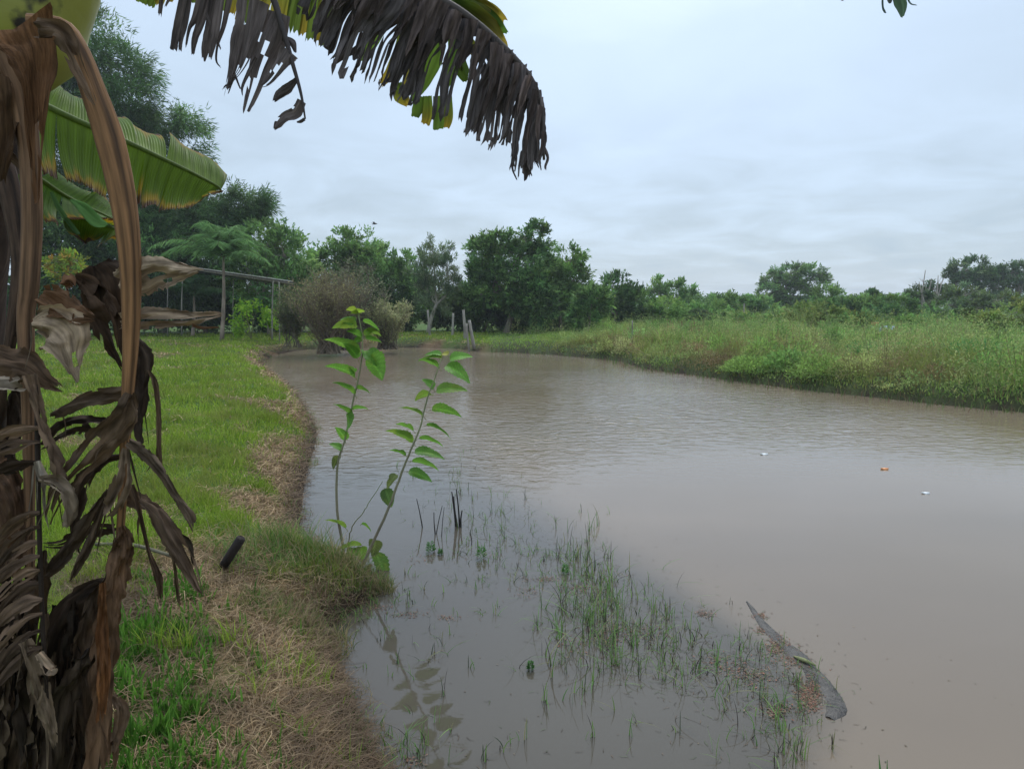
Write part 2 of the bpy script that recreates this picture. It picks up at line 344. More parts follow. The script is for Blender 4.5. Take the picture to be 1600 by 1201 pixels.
mb = MB(); blades(mb, pos, hh, np.maximum(.0045, r * .0010), RNG.random(nb) * 6.28, RNG.uniform(.15, .9, nb), cc)
print('lawn', nb)
tag(mb.build('lawn_grass', M_grass), 'short bright green lawn grass growing left of the pond', 'lawn', kind='stuff')
# dead straw lying on the bank
def straw_mesh(x, y, sd, L, w, colr, tilt=.25):
    nb = len(x); z = height(x, y, sd); az = RNG.random(nb) * 6.28; D = np.stack([np.cos(az), np.sin(az), RNG.uniform(-.1, tilt, nb)], 1)
    p0 = np.stack([x, y, z + RNG.uniform(.0, .035, nb)], 1); S_ = norm(np.cross(D, rnd(nb) * .5 + [0, 0, 1])); L = L[:, None]; w = w[:, None]
    bend = rnd(nb) * .25 * L; mid = p0 + D * L * .5 + bend; end = p0 + D * L + bend * .3 * RNG.random((nb, 1)); end[:, 2] = np.maximum(end[:, 2], z * 0 + p0[:, 2] - .02)
    V = np.stack([p0 - S_ * w / 2, p0 + S_ * w / 2, mid - S_ * w / 2, mid + S_ * w / 2, end], 1).reshape(-1, 3); b = np.arange(nb)[:, None] * 5
    return V, b + np.array([[0, 1, 3, 2]]), b + np.array([[2, 3, 4]]), np.repeat(colr, 5, 0)
x, y, r = land_points(230000, 1.9, 40, -36, 8)
sd = sdist(x, y); k = (sd > -.03) & (right_side(x, y) < .3); x, y, r, sd = x[k], y[k], r[k], sd[k]
s = straw_amt(x, y, sd); k = RNG.random(len(x)) < s * .95 + .07; x, y, r, sd, s = x[k], y[k], r[k], sd[k], s[k]
nb = len(x); wetn = sstep(.30, .02, sd)[:, None]
colr = pick([(.33, .225, .115), (.23, .145, .07), (.42, .30, .165), (.14, .085, .042), (.28, .165, .07)], nb, .2, [.3, .25, .15, .15, .15])
dk = (sstep(.56, .40, noise2(x, y, 1.9, 71, 3)) * .75)[:, None] * (y < 4.5)[:, None]; dk = np.maximum(dk, wetn * .75); colr = colr * (1 - .22 * sstep(5, 3, y))[:, None]; colr = colr * (1 - dk) + np.array([.075, .045, .026]) * dk  # nearest straw also toned down: darker foreground shading painted into its tint
mb = MB(); mb.add(*straw_mesh(x, y, sd, RNG.uniform(.04, .15, nb) * (1 + r * .02), np.maximum(.0028, r * .0007), colr))
print('straw', nb)
tag(mb.build('dry_straw', M_straw), 'tan dead grass thatch lying along the left bank', 'straw', kind='stuff')
# standing taller grass: the tuft round the shrub foot and the bank rim
def patch_blades(mb, cx, cy, rx, ry, n, h0, h1, w, cols, bend=(.2, .9), floor=True, rz=0):
    a = RNG.random(n) * 6.28; q = np.sqrt(RNG.random(n)); dx = np.cos(a) * q * rx; dy = np.sin(a) * q * ry
    x = cx + dx * math.cos(rz) - dy * math.sin(rz); y = cy + dx * math.sin(rz) + dy * math.cos(rz)
    z = np.maximum(height(x, y), 0) if floor else np.zeros(n)
    blades(mb, np.stack([x, y, z - .01], 1), RNG.uniform(h0, h1, n) * (1 - .4 * q), w, RNG.random(n) * 6.28, RNG.uniform(*bend, n), pick(cols, n, .2), 3)
TALL = [(.13, .25, .05), (.18, .27, .08), (.25, .25, .10), (.34, .27, .14), (.10, .19, .04)]
mb = MB()
c = G(500, 900, .1); patch_blades(mb, c[0], c[1], .40, .24, 520, .08, .36, .005, TALL)
c = G(560, 910, .05); patch_blades(mb, c[0], c[1], .24, .15, 520, .08, .26, .005, [(.32, .25, .13), (.24, .22, .09), (.10, .15, .04)])
c = G(410, 860, .3); patch_blades(mb, c[0], c[1], .34, .40, 420, .10, .34, .005, TALL)
c = G(460, 960, .2); patch_blades(mb, c[0], c[1], .30, .25, 900, .06, .2, .006, [(.34, .26, .14), (.24, .22, .09), (.12, .17, .04)])
for q in range(80):
    i = RNG.integers(0, 24); j = poly[int(i * 170 / 44 + RNG.random() * 3) % 170]; patch_blades(mb, j[0] - .05, j[1], .16, .2, 40, .04, .13, .005, TALL)
tag(mb.build('bank_grass', M_grass), 'taller mixed green and dry grass along the left waterline', 'grass', kind='stuff')

# upright dead stubble on the near bank
mb = MB(); x, y, r = land_points(90000, 1.9, 13, -34, 8); sd = sdist(x, y); s = straw_amt(x, y, sd); k = (sd > -.04) & (sd < 1.6) & (RNG.random(len(x)) < s * .8 * (noise2(x, y, 2.2, 15, 2) > .36)); x, y, r, sd = x[k], y[k], r[k], sd[k]; nb = len(x)
cs = pick([(.28, .19, .09), (.20, .125, .055), (.34, .25, .13), (.13, .08, .035), (.20, .20, .06)], nb, .2, [.3, .25, .15, .15, .15]); dkk = sstep(.25, 0, sd)[:, None] * .7; cs = cs * (1 - dkk) + np.array([.07, .04, .022]) * dkk
blades(mb, np.stack([x, y, height(x, y, sd) - .01], 1), RNG.uniform(.03, .10, nb), np.maximum(.0026, r * .0007), RNG.random(nb) * 6.28, RNG.uniform(.2, 1.4, nb), cs)
tag(mb.build('dead_stubble', M_straw), 'brown upright dead grass stubble along the near left bank', 'stubble', kind='stuff')
# broad-bladed green tufts, bottom left
mb = MB()
for q in range(330):
    px, py = RNG.uniform(165, 470), RNG.uniform(900, 1215)
    if px > 330 and RNG.random() < .7: continue
    g = G(px, py, .38); n_ = RNG.integers(9, 20)
    if px > 300: n_ = n_ // 2
    patch_blades(mb, g[0], g[1], .035, .035, n_, .06, .165, .011, [(.06, .15, .018), (.09, .21, .026), (.13, .27, .04)], (.05, .45))
tag(mb.build('lawn_tufts', M_grass), 'upright bright green grass tufts rising from dark straw at bottom left', 'grass', kind='stuff')

# meadow on the right and beyond
MEA = [(.21, .34, .070), (.15, .28, .05), (.30, .36, .10), (.25, .35, .08), (.37, .35, .15), (.22, .16, .09)]
def meadow_pts(n, r0=9, r1=95, a0=-6, a1=44):
    x, y, r = land_points(n, r0, r1, a0, a1); sd = sdist(x, y); k = (sd > .1) & (right_side(x, y) > .4); return x[k], y[k], r[k], sd[k]
x, y, r, sd = meadow_pts(190000); nb = len(x); z = height(x, y, sd); big = noise2(x, y, .22, 33, 3); sm = noise2(x, y, .8, 37, 2)
rise = sstep(.0, 1.6, sd) * sstep(-1, 5, x - .12 * (y - 26))            # low by the water and at the far end, waist high on the right
bump = sstep(.38, .66, noise2(x, y, .55, 83, 2)); hh = (.09 + .52 * rise * (.25 + .55 * big + .75 * bump)) * RNG.uniform(.45, 1.25, nb) * (.6 + .8 * sm)
cc = pick(MEA, nb, .4, [.28, .2, .17, .2, .1, .05]) * (.75 + .5 * sm)[:, None]
yb = sstep(.5, .66, noise2(x, y, .3, 51, 2))[:, None] * .5; cc = cc * (1 - yb) + np.array([.28, .28, .07]) * yb
rb = (sstep(2.4, .4, sd) * sstep(.42, .6, noise2(x, y, .5, 53, 2)))[:, None] * .65; cc = cc * (1 - rb) + np.array([.20, .125, .07]) * rb
yg = (sstep(3.5, -1, x - .12 * (y - 26)))[:, None] * .6; cc = cc * (1 - yg) + np.array([.25, .40, .06]) * yg
mb = MB(); blades(mb, np.stack([x, y, z - .02], 1), hh, np.maximum(.015, r * .0015), RNG.random(nb) * 6.28, RNG.uniform(.1, 1.1, nb), cc)
print('meadow', nb)
tag(mb.build('meadow_grass', M_grass), 'tall mixed green and yellow grass filling the right bank', 'meadow grass', kind='stuff')
# leafy weeds among it: thin stems with many small leaves
mb = MB(); x, y, r, sd = meadow_pts(12500, 11, 60); k = RNG.random(len(x)) < sstep(-2, 4, x - .12 * (y - 26)) * .9 + .04; x, y, r, sd = x[k], y[k], r[k], sd[k]
nw = len(x); z = height(x, y, sd); hw = RNG.uniform(.3, .85, nw) * (.35 + .65 * sstep(0, 2.5, sd)) * (.45 + .75 * sstep(.38, .66, noise2(x, y, .55, 83, 2)) + .4 * sstep(2, 8, x)); per = 26
t = np.tile(np.linspace(.15, 1, per), nw); i = np.repeat(np.arange(nw), per); leanv = rnd(nw) * .25
spread = .16 + .10 * RNG.random(nw)
pos = np.stack([x, y, z], 1)[i] + np.stack([leanv[i, 0] * t * hw[i], leanv[i, 1] * t * hw[i], t * hw[i]], 1) + rnd(nw * per) * (spread[i] * (1.15 - t * .7))[:, None] * [1, 1, .4]
reds = noise2(x, y, .35, 57, 2)
cw = pick([(.19, .29, .075), (.25, .32, .09), (.31, .34, .12), (.14, .23, .06)], nw, .2); rr = (sstep(.52, .68, reds) * sstep(4, .5, sd))[:, None] * .8
cw = cw * (1 - rr) + np.array([.22, .12, .07]) * rr; cw = cw * (.8 + .8 * noise2(x, y, .7, 29, 2))[:, None]
leaves(mb, pos, rnd(nw * per) + [0, 0, .35], rnd(nw * per) * .6 + [0, -.2, 1], RNG.uniform(.03, .065, nw * per) * (1 + r[i] / 60), RNG.uniform(.010, .022, nw * per) * (1 + r[i] / 60), cw[i] * RNG.uniform(.7, 1.3, (nw * per, 1)))
tag(mb.build('meadow_weeds', M_leaf), 'leafy knee high weeds with reddish patches on the right bank', 'weeds', kind='stuff')
# mounded leafy scrub of several kinds, grown into one another
mb = MB(); KIND = [((.21, .32, .075), .06, .026), ((.28, .32, .10), .05, .02), ((.15, .26, .065), .085, .030), ((.27, .19, .10), .045, .014), ((.22, .35, .11), .07, .012), ((.34, .35, .14), .05, .016)]
cnt = 0
while cnt < 210:
    x0 = RNG.uniform(1, 24); y0 = RNG.uniform(9, 42); s0 = sdist(np.array([x0]), np.array([y0]))[0]
    if s0 < .3 or abs(x0 / y0) > .85 or x0 - .12 * (y0 - 26) < 3.2 or (s0 > 5 and RNG.random() < .6): continue
    cnt += 1; kd = KIND[RNG.choice(6, p=[.24, .2, .2, .14, .12, .10])] if s0 > 1.5 else KIND[RNG.choice(6, p=[.16, .2, .12, .32, .1, .10])]
    rr0 = RNG.uniform(.25, .85); h0 = RNG.uniform(.35, .95) * (.55 + .45 * min(1, s0 / 2)); n_ = int(1300 * rr0 / .5)
    u = norm(RNG.normal(size=(n_, 3))); u[:, 2] = np.abs(u[:, 2]); q = RNG.random(n_) ** .35; lump = .72 + .5 * noise2(np.arctan2(u[:, 1], u[:, 0]) * 2, u[:, 2] * 3, 1, cnt, 2)
    pos = np.array([x0, y0, .22]) + u * [rr0, rr0, h0] * (q * lump)[:, None]; k = 1 + y0 / 60
    leaves(mb, pos, u + rnd(n_) * .8, rnd(n_) * .8 + [0, -.2, .8], kd[1] * k * RNG.uniform(.6, 1.4, n_), kd[2] * k * RNG.uniform(.7, 1.3, n_), np.array(kd[0]) * RNG.uniform(.6, 1.7, (n_, 1)) * RNG.uniform(.85, 1.4))
    for w in range(7):       # stalks rising above the mound
        e = np.array([x0 + RNG.normal(0, rr0 * .5), y0 + RNG.normal(0, rr0 * .5), .2 + h0 * RNG.uniform(.9, 1.35)]); tube(mb, np.array([[x0 + (e[0] - x0) * .5, y0 + (e[1] - y0) * .5, .2], e]), .004 * k, 3, (.25, .20, .10), caps=False)
        m_ = 9; leaves(mb, e - np.array([0, 0, 1]) * RNG.uniform(0, .3, (m_, 1)), rnd(m_) + [0, 0, .3], rnd(m_), kd[1] * k, kd[2] * k, np.array(kd[0]) * 1.2)
tag(mb.build('meadow_scrub', M_leaf), 'mounded leafy scrub of mixed greens and browns behind the right shore', 'scrub', kind='stuff')
# water-edge fringe, right bank
mb = MB(); x, y, r = land_points(60000, 10, 34, -6, 42); sd = sdist(x, y); k = (np.abs(sd + .1) < .55) & (right_side(x, y) > .3) & (RNG.random(len(x)) < sstep(-.75, .3, sd)); x, y, r, sd = x[k], y[k], r[k], sd[k]; nb = len(x)
blades(mb, np.stack([x, y, np.maximum(height(x, y, sd), -.01)], 1), RNG.uniform(.05, .24, nb), np.maximum(.01, r * .0009), RNG.random(nb) * 6.28, RNG.uniform(.1, 1, nb), pick([(.10, .17, .045), (.15, .17, .07), (.15, .10, .06), (.07, .12, .03)], nb, .2))
tag(mb.build('shore_reeds', M_grass), 'short reeds standing in the shallows of the right shore', 'reeds', kind='stuff')
# ------------------------------------------------------------------ trees and shrubs
def blob_world(b, d):
    cx, cy, rx, ry = b[:4]; dd = d + (b[4] if len(b) > 4 else 0); c = P(cx, cy, dd); k = dd / FPX
    return c, np.array([rx * k, min(rx, 90) * k * 1.0, ry * k])
def tree(name, label, cat, d, blobs, cols, nleaf, L, Wd, trunk=None, clump=.32, sub=16, droop=0.0, group=None, barkc=(.26, .22, .17), fill=.55, base_z=None, multi=1, twig=True, tr=.06, updir=.25):
    """blobs: crown masses; sub: clumps on each; leaves gather in sprigs round every clump"""
    bx = trunk if trunk is not None else blobs[0][0]
    base = P(bx, 480, d); base[2] = float(height(np.array([base[0]]), np.array([base[1]]))[0]) - .05
    root = empty(name, base, label, cat, group)
    mt = MB(); mc = MB(); W_ = [blob_world(b, d) for b in blobs]; area = np.array([w[1][0] * w[1][2] for w in W_]); share = area / area.sum()
    ctr = sum(w[0] * s for w, s in zip(W_, share)); h = ctr[2] - base[2]
    for mti in range(multi):
        b0 = base + (rnd(1)[0] * [.25, .25, 0] * (multi > 1)); fork = base + (ctr - base) * .55 + rnd(1)[0] * .12 * h * [1, 1, .2] * (1 + (multi > 1))
        tp = spline([b0, (b0 + fork) / 2 + rnd(1)[0] * .04 * h, fork], 7); tube(mt, tp, np.linspace(tr, tr * .6, 7), 7, barkc, rough=.2)
        for w, s in zip(W_, share):
            mid = (fork + w[0]) / 2 + rnd(1)[0] * .1 * h; lp_ = spline([fork, mid, w[0]], 6); tube(mt, lp_, np.linspace(tr * .55, tr * .2, 6), 5, barkc, caps=False)
    for w, s in zip(W_, share):
        c, rad = w; ns = max(5, int(sub * math.sqrt(s * len(W_))))
        u = norm(RNG.normal(size=(ns, 3))); sc = c + u * rad * (RNG.uniform(fill, 1.0, ns) ** .7)[:, None]
        if twig:
            for q in sc[: min(ns, 14)]: tube(mt, spline([c, (c + q) / 2 + rnd(1)[0] * .08 * rad.mean(), q], 4), np.linspace(tr * .2, tr * .06, 4), 3, barkc, caps=False)
        nl = int(nleaf * s * 1.15); per = 7; nspr = nl // per + 1
        pick_ = RNG.integers(0, ns, nspr); cr = clump * rad.mean() * RNG.uniform(.5, 1.4, ns); ctone = RNG.uniform(.68, 1.38, (ns, 1)); ctone = ctone * np.stack([RNG.uniform(.88, 1.15, ns), np.ones(ns), RNG.uniform(.85, 1.1, ns)], 1)
        sp_ = sc[pick_] + norm(RNG.normal(size=(nspr, 3))) * (cr[pick_] * RNG.random(nspr) ** .45)[:, None] * [1, 1, .8]
        sdir_ = norm(sp_ - c + rnd(nspr) * rad.mean() * .5 + np.array([0, 0, (updir - droop) * rad.mean()]))
        scol = pick(cols, nspr, .22) * ctone[pick_]; i = np.repeat(np.arange(nspr), per); n_ = len(i)
        off = RNG.random((n_, 1)) * L * 1.6
        pos = sp_[i] + sdir_[i] * off + rnd(n_) * L * .35
        leaves(mc, pos, sdir_[i] + rnd(n_) * .75 + [0, 0, -droop], rnd(n_) * .8 + [0, -.15, .7], L * RNG.uniform(.45, 1.5, n_), Wd * RNG.uniform(.7, 1.2, n_), scol[i] * RNG.uniform(.85, 1.15, (n_, 1)))
    mt.build('trunk', M_bark, root, True); mc.build('crown', M_leaf, root)
    return root
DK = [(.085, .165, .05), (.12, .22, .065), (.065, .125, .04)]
MD = [(.165, .30, .085), (.22, .36, .105), (.13, .24, .07)]
LT = [(.15, .27, .065), (.19, .31, .08), (.12, .22, .055)]
GY = [(.14, .20, .095), (.12, .17, .085), (.18, .24, .12)]
OL = [(.18, .24, .06), (.14, .21, .05), (.24, .28, .09)]
# left: feathery dark trees behind the banana plant
tree('feathery_tree', 'tallest dark feathery tree at far left behind the banana plant', 'tree', 38, [(125, 88, 56, 70), (194, 125, 50, 70), (165, 195, 88, 72), (60, 140, 70, 90), (20, 250, 90, 90), (170, 290, 90, 80)], DK, 76000, .30, .050, trunk=130, clump=.36, sub=34, droop=.35, tr=.16, fill=.3, twig=False)
tree('feathery_tree', 'dark feathery tree with a rounded tuft right of the arching dry stalk', 'tree', 39, [(278, 203, 46, 36), (255, 245, 54, 44), (205, 330, 70, 60), (290, 350, 70, 45), (250, 420, 90, 60)], DK, 46000, .30, .050, trunk=255, clump=.42, sub=22, droop=.35, tr=.13, fill=.3, twig=False)
tree('feathery_tree', 'dark feathery tree whose plume leans right above the palm', 'tree', 40, [(375, 320, 42, 22), (325, 345, 55, 32), (400, 322, 20, 12), (330, 400, 70, 50)], DK, 34000, .30, .050, trunk=320, clump=.42, sub=22, droop=.3, tr=.12, fill=.3, twig=False)
tree('broadleaf_tree', 'dark broadleaf tree low behind the green banana leaf at far left', 'tree', 36, [(40, 420, 80, 70), (120, 400, 70, 80), (190, 430, 60, 60), (30, 330, 70, 60), (100, 350, 70, 60)], DK + MD[:1], 34000, .2, .1, trunk=90, clump=.4, sub=26, tr=.12, fill=.4)
tree('broadleaf_tree', 'dense green tree directly behind the feathery palm', 'tree', 38, [(415, 385, 42, 36), (445, 400, 32, 36), (400, 430, 45, 50), (455, 450, 40, 45)], MD, 15000, .2, .1, trunk=420, clump=.4, sub=26, tr=.14, fill=.4)
tree('broadleaf_tree', 'light green round tree behind the bare twiggy bush', 'tree', 44, [(520, 408, 36, 28), (545, 385, 26, 22), (500, 440, 50, 40), (575, 420, 38, 36)], LT + MD, 15000, .2, .1, trunk=515, clump=.38, sub=26, tr=.14, fill=.4)
tree('broadleaf_tree', 'green tree with knobbly top under the flying bird', 'tree', 46, [(572, 388, 22, 26), (598, 410, 22, 26), (560, 420, 26, 34), (600, 450, 40, 45)], MD, 12000, .19, .09, trunk=580, clump=.3, sub=22, tr=.12, fill=.5)
tree('broadleaf_tree', 'mid green tree left of the pale airy tree', 'tree', 44, [(630, 418, 26, 22), (620, 445, 36, 34), (640, 470, 40, 40)], MD + LT[:1], 10000, .2, .09, trunk=630, clump=.36, sub=20, tr=.12)
tree('airy_tree', 'pale grey green airy tree with upright twigs and pale forked trunk', 'tree', 40, [(680, 402, 26, 24), (665, 430, 26, 30), (700, 430, 18, 32), (682, 465, 34, 34)], GY, 9500, .17, .045, trunk=668, clump=.32, sub=26, tr=.13, fill=.35, updir=1.2, barkc=(.34, .30, .24))
tree('broadleaf_tree', 'biggest tree of the far bank with a ragged two peaked top', 'tree', 40, [(825, 366, 24, 18), (775, 385, 36, 20), (752, 400, 20, 22), (800, 415, 60, 34), (770, 455, 50, 42), (830, 460, 48, 45), (838, 385, 18, 14)], DK + MD, 27000, .2, .095, trunk=790, clump=.33, sub=26, tr=.18, fill=.45)
tree('broadleaf_tree', 'lighter green tree right of the biggest tree on the far bank', 'tree', 42, [(888, 408, 20, 18), (870, 430, 30, 26), (895, 440, 24, 26), (870, 470, 42, 38), (904, 396, 8, 8)], LT + MD, 14000, .19, .09, trunk=876, clump=.34, sub=24, tr=.12, fill=.45)
tree('broadleaf_tree', 'small round dark tree in front of the lighter green tree', 'tree', 37, [(925, 470, 22, 24), (918, 490, 26, 20)], MD + DK, 6500, .17, .08, trunk=915, clump=.4, sub=20, tr=.07)
tree('broadleaf_tree', 'dark tree with flat top left of the low light green bushes', 'tree', 46, [(962, 452, 28, 18), (955, 475, 34, 28), (985, 480, 22, 26)], DK, 9500, .2, .1, trunk=960, clump=.38, sub=22, tr=.12)
tree('umbrella_tree', 'thin flat crowned tree left of the pair above the low bushes', 'tree', 62, [(1022, 452, 18, 6), (1030, 444, 8, 5), (1005, 462, 16, 8)], MD, 2300, .26, .12, trunk=1024, clump=.45, sub=10, tr=.1)
tree('umbrella_tree', 'thin flat crowned tree right of the pair above the low bushes', 'tree', 62, [(1060, 450, 10, 8), (1078, 458, 14, 7), (1056, 464, 14, 8)], MD, 2300, .26, .12, trunk=1062, clump=.45, sub=10, tr=.1)
tree('umbrella_tree', 'small flat topped pale green tree between far bushes and the round eucalyptus', 'tree', 60, [(1148, 466, 18, 5), (1150, 475, 12, 6)], LT, 1500, .24, .1, trunk=1148, clump=.5, sub=8, tr=.08)
tree('eucalyptus_tree', 'round topped grey green eucalyptus standing alone on the right skyline', 'tree', 78, [(1235, 428, 24, 13), (1262, 435, 26, 18), (1215, 445, 24, 18), (1200, 460, 20, 12), (1245, 462, 32, 20)], GY[:2] + MD, 14000, .3, .12, trunk=1236, clump=.28, sub=22, tr=.22, fill=.5)
tree('eucalyptus_tree', 'broadest eucalyptus with domed crown at the right skyline', 'tree', 84, [(1512, 422, 28, 15), (1492, 438, 14, 14), (1530, 440, 18, 20), (1510, 450, 24, 22)], DK + GY[:1], 11000, .3, .12, trunk=1512, clump=.3, sub=22, tr=.22)
tree('eucalyptus_tree', 'narrow eucalyptus between two broader ones at the right skyline', 'tree', 84, [(1554, 424, 9, 12), (1556, 445, 13, 22)], DK + GY[:1], 4000, .28, .12, trunk=1556, clump=.35, sub=14, tr=.16)
tree('eucalyptus_tree', 'eucalyptus cut by the right edge of the picture', 'tree', 84, [(1582, 425, 14, 14), (1600, 428, 20, 17), (1590, 455, 26, 28)], DK + GY[:1], 8000, .3, .12, trunk=1588, clump=.3, sub=20, tr=.2)
tree('spreading_tree', 'grey olive spreading tree below the domed eucalyptus', 'tree', 50, [(1508, 462, 26, 14), (1480, 476, 26, 14), (1535, 478, 24, 14), (1560, 470, 24, 12)], GY + OL[1:2], 9500, .19, .07, trunk=1500, clump=.3, sub=22, tr=.12)
tree('broadleaf_tree', 'dark tree with bare pale branches poking above it near right skyline', 'tree', 58, [(1440, 462, 20, 14), (1458, 452, 10, 8), (1430, 478, 22, 14)], DK + GY, 5500, .22, .1, trunk=1448, clump=.35, sub=16, tr=.12)
tree('yellowing_shrub', 'shrub with yellow and orange tinged leaves in front of the dark far left tree', 'shrub', 31, [(85, 404, 14, 9), (122, 408, 16, 8), (104, 424, 20, 8)], [(.34, .38, .04), (.42, .26, .05), (.22, .32, .05)], 1500, .17, .07, trunk=104, clump=.5, sub=9, tr=.04)
# row of middle-distance trees on the right
for i, (cx, cy, rx, ry, d, cols, lab) in enumerate([
    (1300, 472, 26, 20, 55, MD, 'mid green tree just right of the round eucalyptus'),
    (1338, 480, 24, 15, 55, MD + LT, 'low soft green tree second right of the round eucalyptus'),
    (1362, 468, 8, 8, 60, DK, 'small dark twin tipped tree on the right skyline'),
    (1400, 482, 28, 14, 52, LT, 'light green spreading tree right of the twin tipped tree'),
    (1385, 502, 22, 16, 46, DK, 'dark bush above the half hidden blue roof'),
    (1470, 500, 30, 18, 42, DK + MD, 'dense dark green bush under the grey olive spreading tree'),
    (1570, 498, 50, 26, 30, OL, 'broad olive bush at the right edge of the picture'),
    (1180, 478, 26, 10, 66, MD, 'dark low tree under the left side of the round eucalyptus'),
    (1100, 480, 34, 14, 60, MD, 'bushy tree right of the thin flat crowned pair'),
    (1040, 488, 40, 18, 46, LT, 'light green bushy tree at the right end of the far bank'),
    (1112, 492, 36, 16, 48, LT + MD, 'light green shrub with palm like sprays beside it'),
    (1280, 498, 50, 18, 38, OL, 'wide olive green bush below the round eucalyptus'),
    (1200, 500, 46, 16, 42, OL + MD, 'olive bush left of the widest one in the meadow'),
    (1420, 512, 24, 14, 36, LT, 'yellow green bush right of the blue roof'),
    (1340, 508, 40, 14, 36, OL + MD, 'low bush left of the blue roof')]):
    tree('bush', lab, 'bush', d, [(cx, cy, rx, ry), (cx - rx * .5, cy + ry * .6, rx * .6, ry * .7), (cx + rx * .5, cy + ry * .6, rx * .6, ry * .7)], cols, int(90 * rx * ry / 20 + 3000), .0042 * d, .0019 * d, clump=.34, sub=18, tr=.05, multi=2)
# understorey below the far trees
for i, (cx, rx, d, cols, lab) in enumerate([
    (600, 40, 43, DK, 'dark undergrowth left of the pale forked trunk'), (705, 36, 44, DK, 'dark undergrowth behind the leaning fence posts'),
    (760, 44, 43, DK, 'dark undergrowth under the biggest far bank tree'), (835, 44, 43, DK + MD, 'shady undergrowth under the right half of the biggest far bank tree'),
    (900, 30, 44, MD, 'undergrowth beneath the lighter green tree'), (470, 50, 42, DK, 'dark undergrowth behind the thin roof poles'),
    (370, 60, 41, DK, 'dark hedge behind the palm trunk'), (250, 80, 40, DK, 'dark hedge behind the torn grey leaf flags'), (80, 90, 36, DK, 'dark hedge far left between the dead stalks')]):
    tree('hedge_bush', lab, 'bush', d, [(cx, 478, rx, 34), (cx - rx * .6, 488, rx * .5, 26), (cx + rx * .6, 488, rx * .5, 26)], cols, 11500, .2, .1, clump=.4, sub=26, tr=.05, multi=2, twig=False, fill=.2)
# far-off wood that reads as one mass
mb = MB(); n_ = 90000; az = RNG.uniform(-44, 44, n_) * math.pi / 180; d_ = RNG.uniform(95, 118, n_); x = np.tan(az) * d_; topz = 2.6 + 1.9 * noise2(x, x * 0, .12, 3, 4)
zz_ = topz * RNG.random(n_) ** .6
leaves(mb, np.stack([x, d_, zz_], 1), rnd(n_), rnd(n_) * .6 + [0, -.6, .5], .36, .2, pick(DK + MD, n_, .25) * (.8 + .4 * noise2(x, zz_, .4, 5, 2))[:, None])
tag(mb.build('distant_wood', M_leaf), 'distant line of dark woodland along the horizon', 'wood', kind='stuff')

# bare twiggy bush on the far-left bank
def twiggy(name, label, base, h, spread, nst, barkc, leafc, nleaf, LL):
    root = empty(name, base, label, 'bush'); mt = MB(); mc = MB(); tips = []
    for q in range(nst):
        a = RNG.random() * 6.28; rr = spread * math.sqrt(RNG.random()); hh = h * RNG.uniform(.7, 1.05) * (1 - .3 * (rr / spread) ** 2); e = base + np.array([math.cos(a) * rr, math.sin(a) * rr, hh])
        p_ = spline([base + rnd(1)[0] * [.42, .35, 0], base + (e - base) * [.45, .45, .5] + rnd(1)[0] * .08 * h, e], 7); tube(mt, p_, np.linspace(.022, .007, 7), 4, barkc, caps=False)
        for w in range(9):
            s_ = p_[RNG.integers(2, 7)]; t_ = s_ + (rnd(1)[0] * [.3, .3, .12] + [0, 0, .32]) * h * .42; t_[2] = min(t_[2], base[2] + h * 1.06)
            tube(mt, spline([s_, (s_ + t_) / 2 + rnd(1)[0] * .04, t_], 4), np.linspace(.008, .004, 4), 3, barkc, caps=False)
            for g_ in RNG.random(3): tips.append(s_ + (t_ - s_) * g_)
            for w2 in range(3):
                g_ = s_ + (t_ - s_) * RNG.uniform(.3, 1); f_ = g_ + (rnd(1)[0] * [.5, .5, .2] + [0, 0, .35]) * h * .16; tube(mt, np.array([g_, f_]), .0045, 3, barkc, caps=False); tips.append(f_)
    tips = np.array(tips); i = RNG.integers(0, len(tips), nleaf); leaves(mc, tips[i] + rnd(nleaf) * .1, rnd(nleaf) + [0, 0, .3], rnd(nleaf) + [0, 0, .5], LL, LL * .45, pick(leafc, nleaf, .2))
    mt.build('stems', M_bark, root); mc.build('foliage', M_leaf, root)
b = P(512, 540, 27.5); b[2] = .1; twiggy('twiggy_bush', 'brown bare twiggy bush at the water edge on the far left bank', b, 2.75, 1.35, 75, (.17, .13, .085), [(.30, .28, .12), (.20, .17, .09)], 9000, .085)
b = P(545, 536, 29); b[2] = .15; twiggy('twiggy_bush', 'tall purplish brown twiggy bush behind the bare one', b, 3.1, 1.5, 60, (.15, .115, .08), [(.16, .19, .09), (.26, .27, .16)], 6000, .09)
b = P(605, 535, 29.5); b[2] = .15; twiggy('twiggy_bush', 'pale yellowish leaved bush right of the bare twiggy bush', b, 1.75, 1.15, 45, (.16, .13, .09), [(.34, .35, .15), (.27, .30, .13), (.40, .38, .20)], 11000, .10)
b = P(455, 530, 28); b[2] = .3; twiggy('twiggy_bush', 'small leafy sapling left of the bare twiggy bush', b, 2.0, .55, 16, (.13, .11, .08), [(.12, .15, .06), (.17, .18, .08)], 2600, .11)
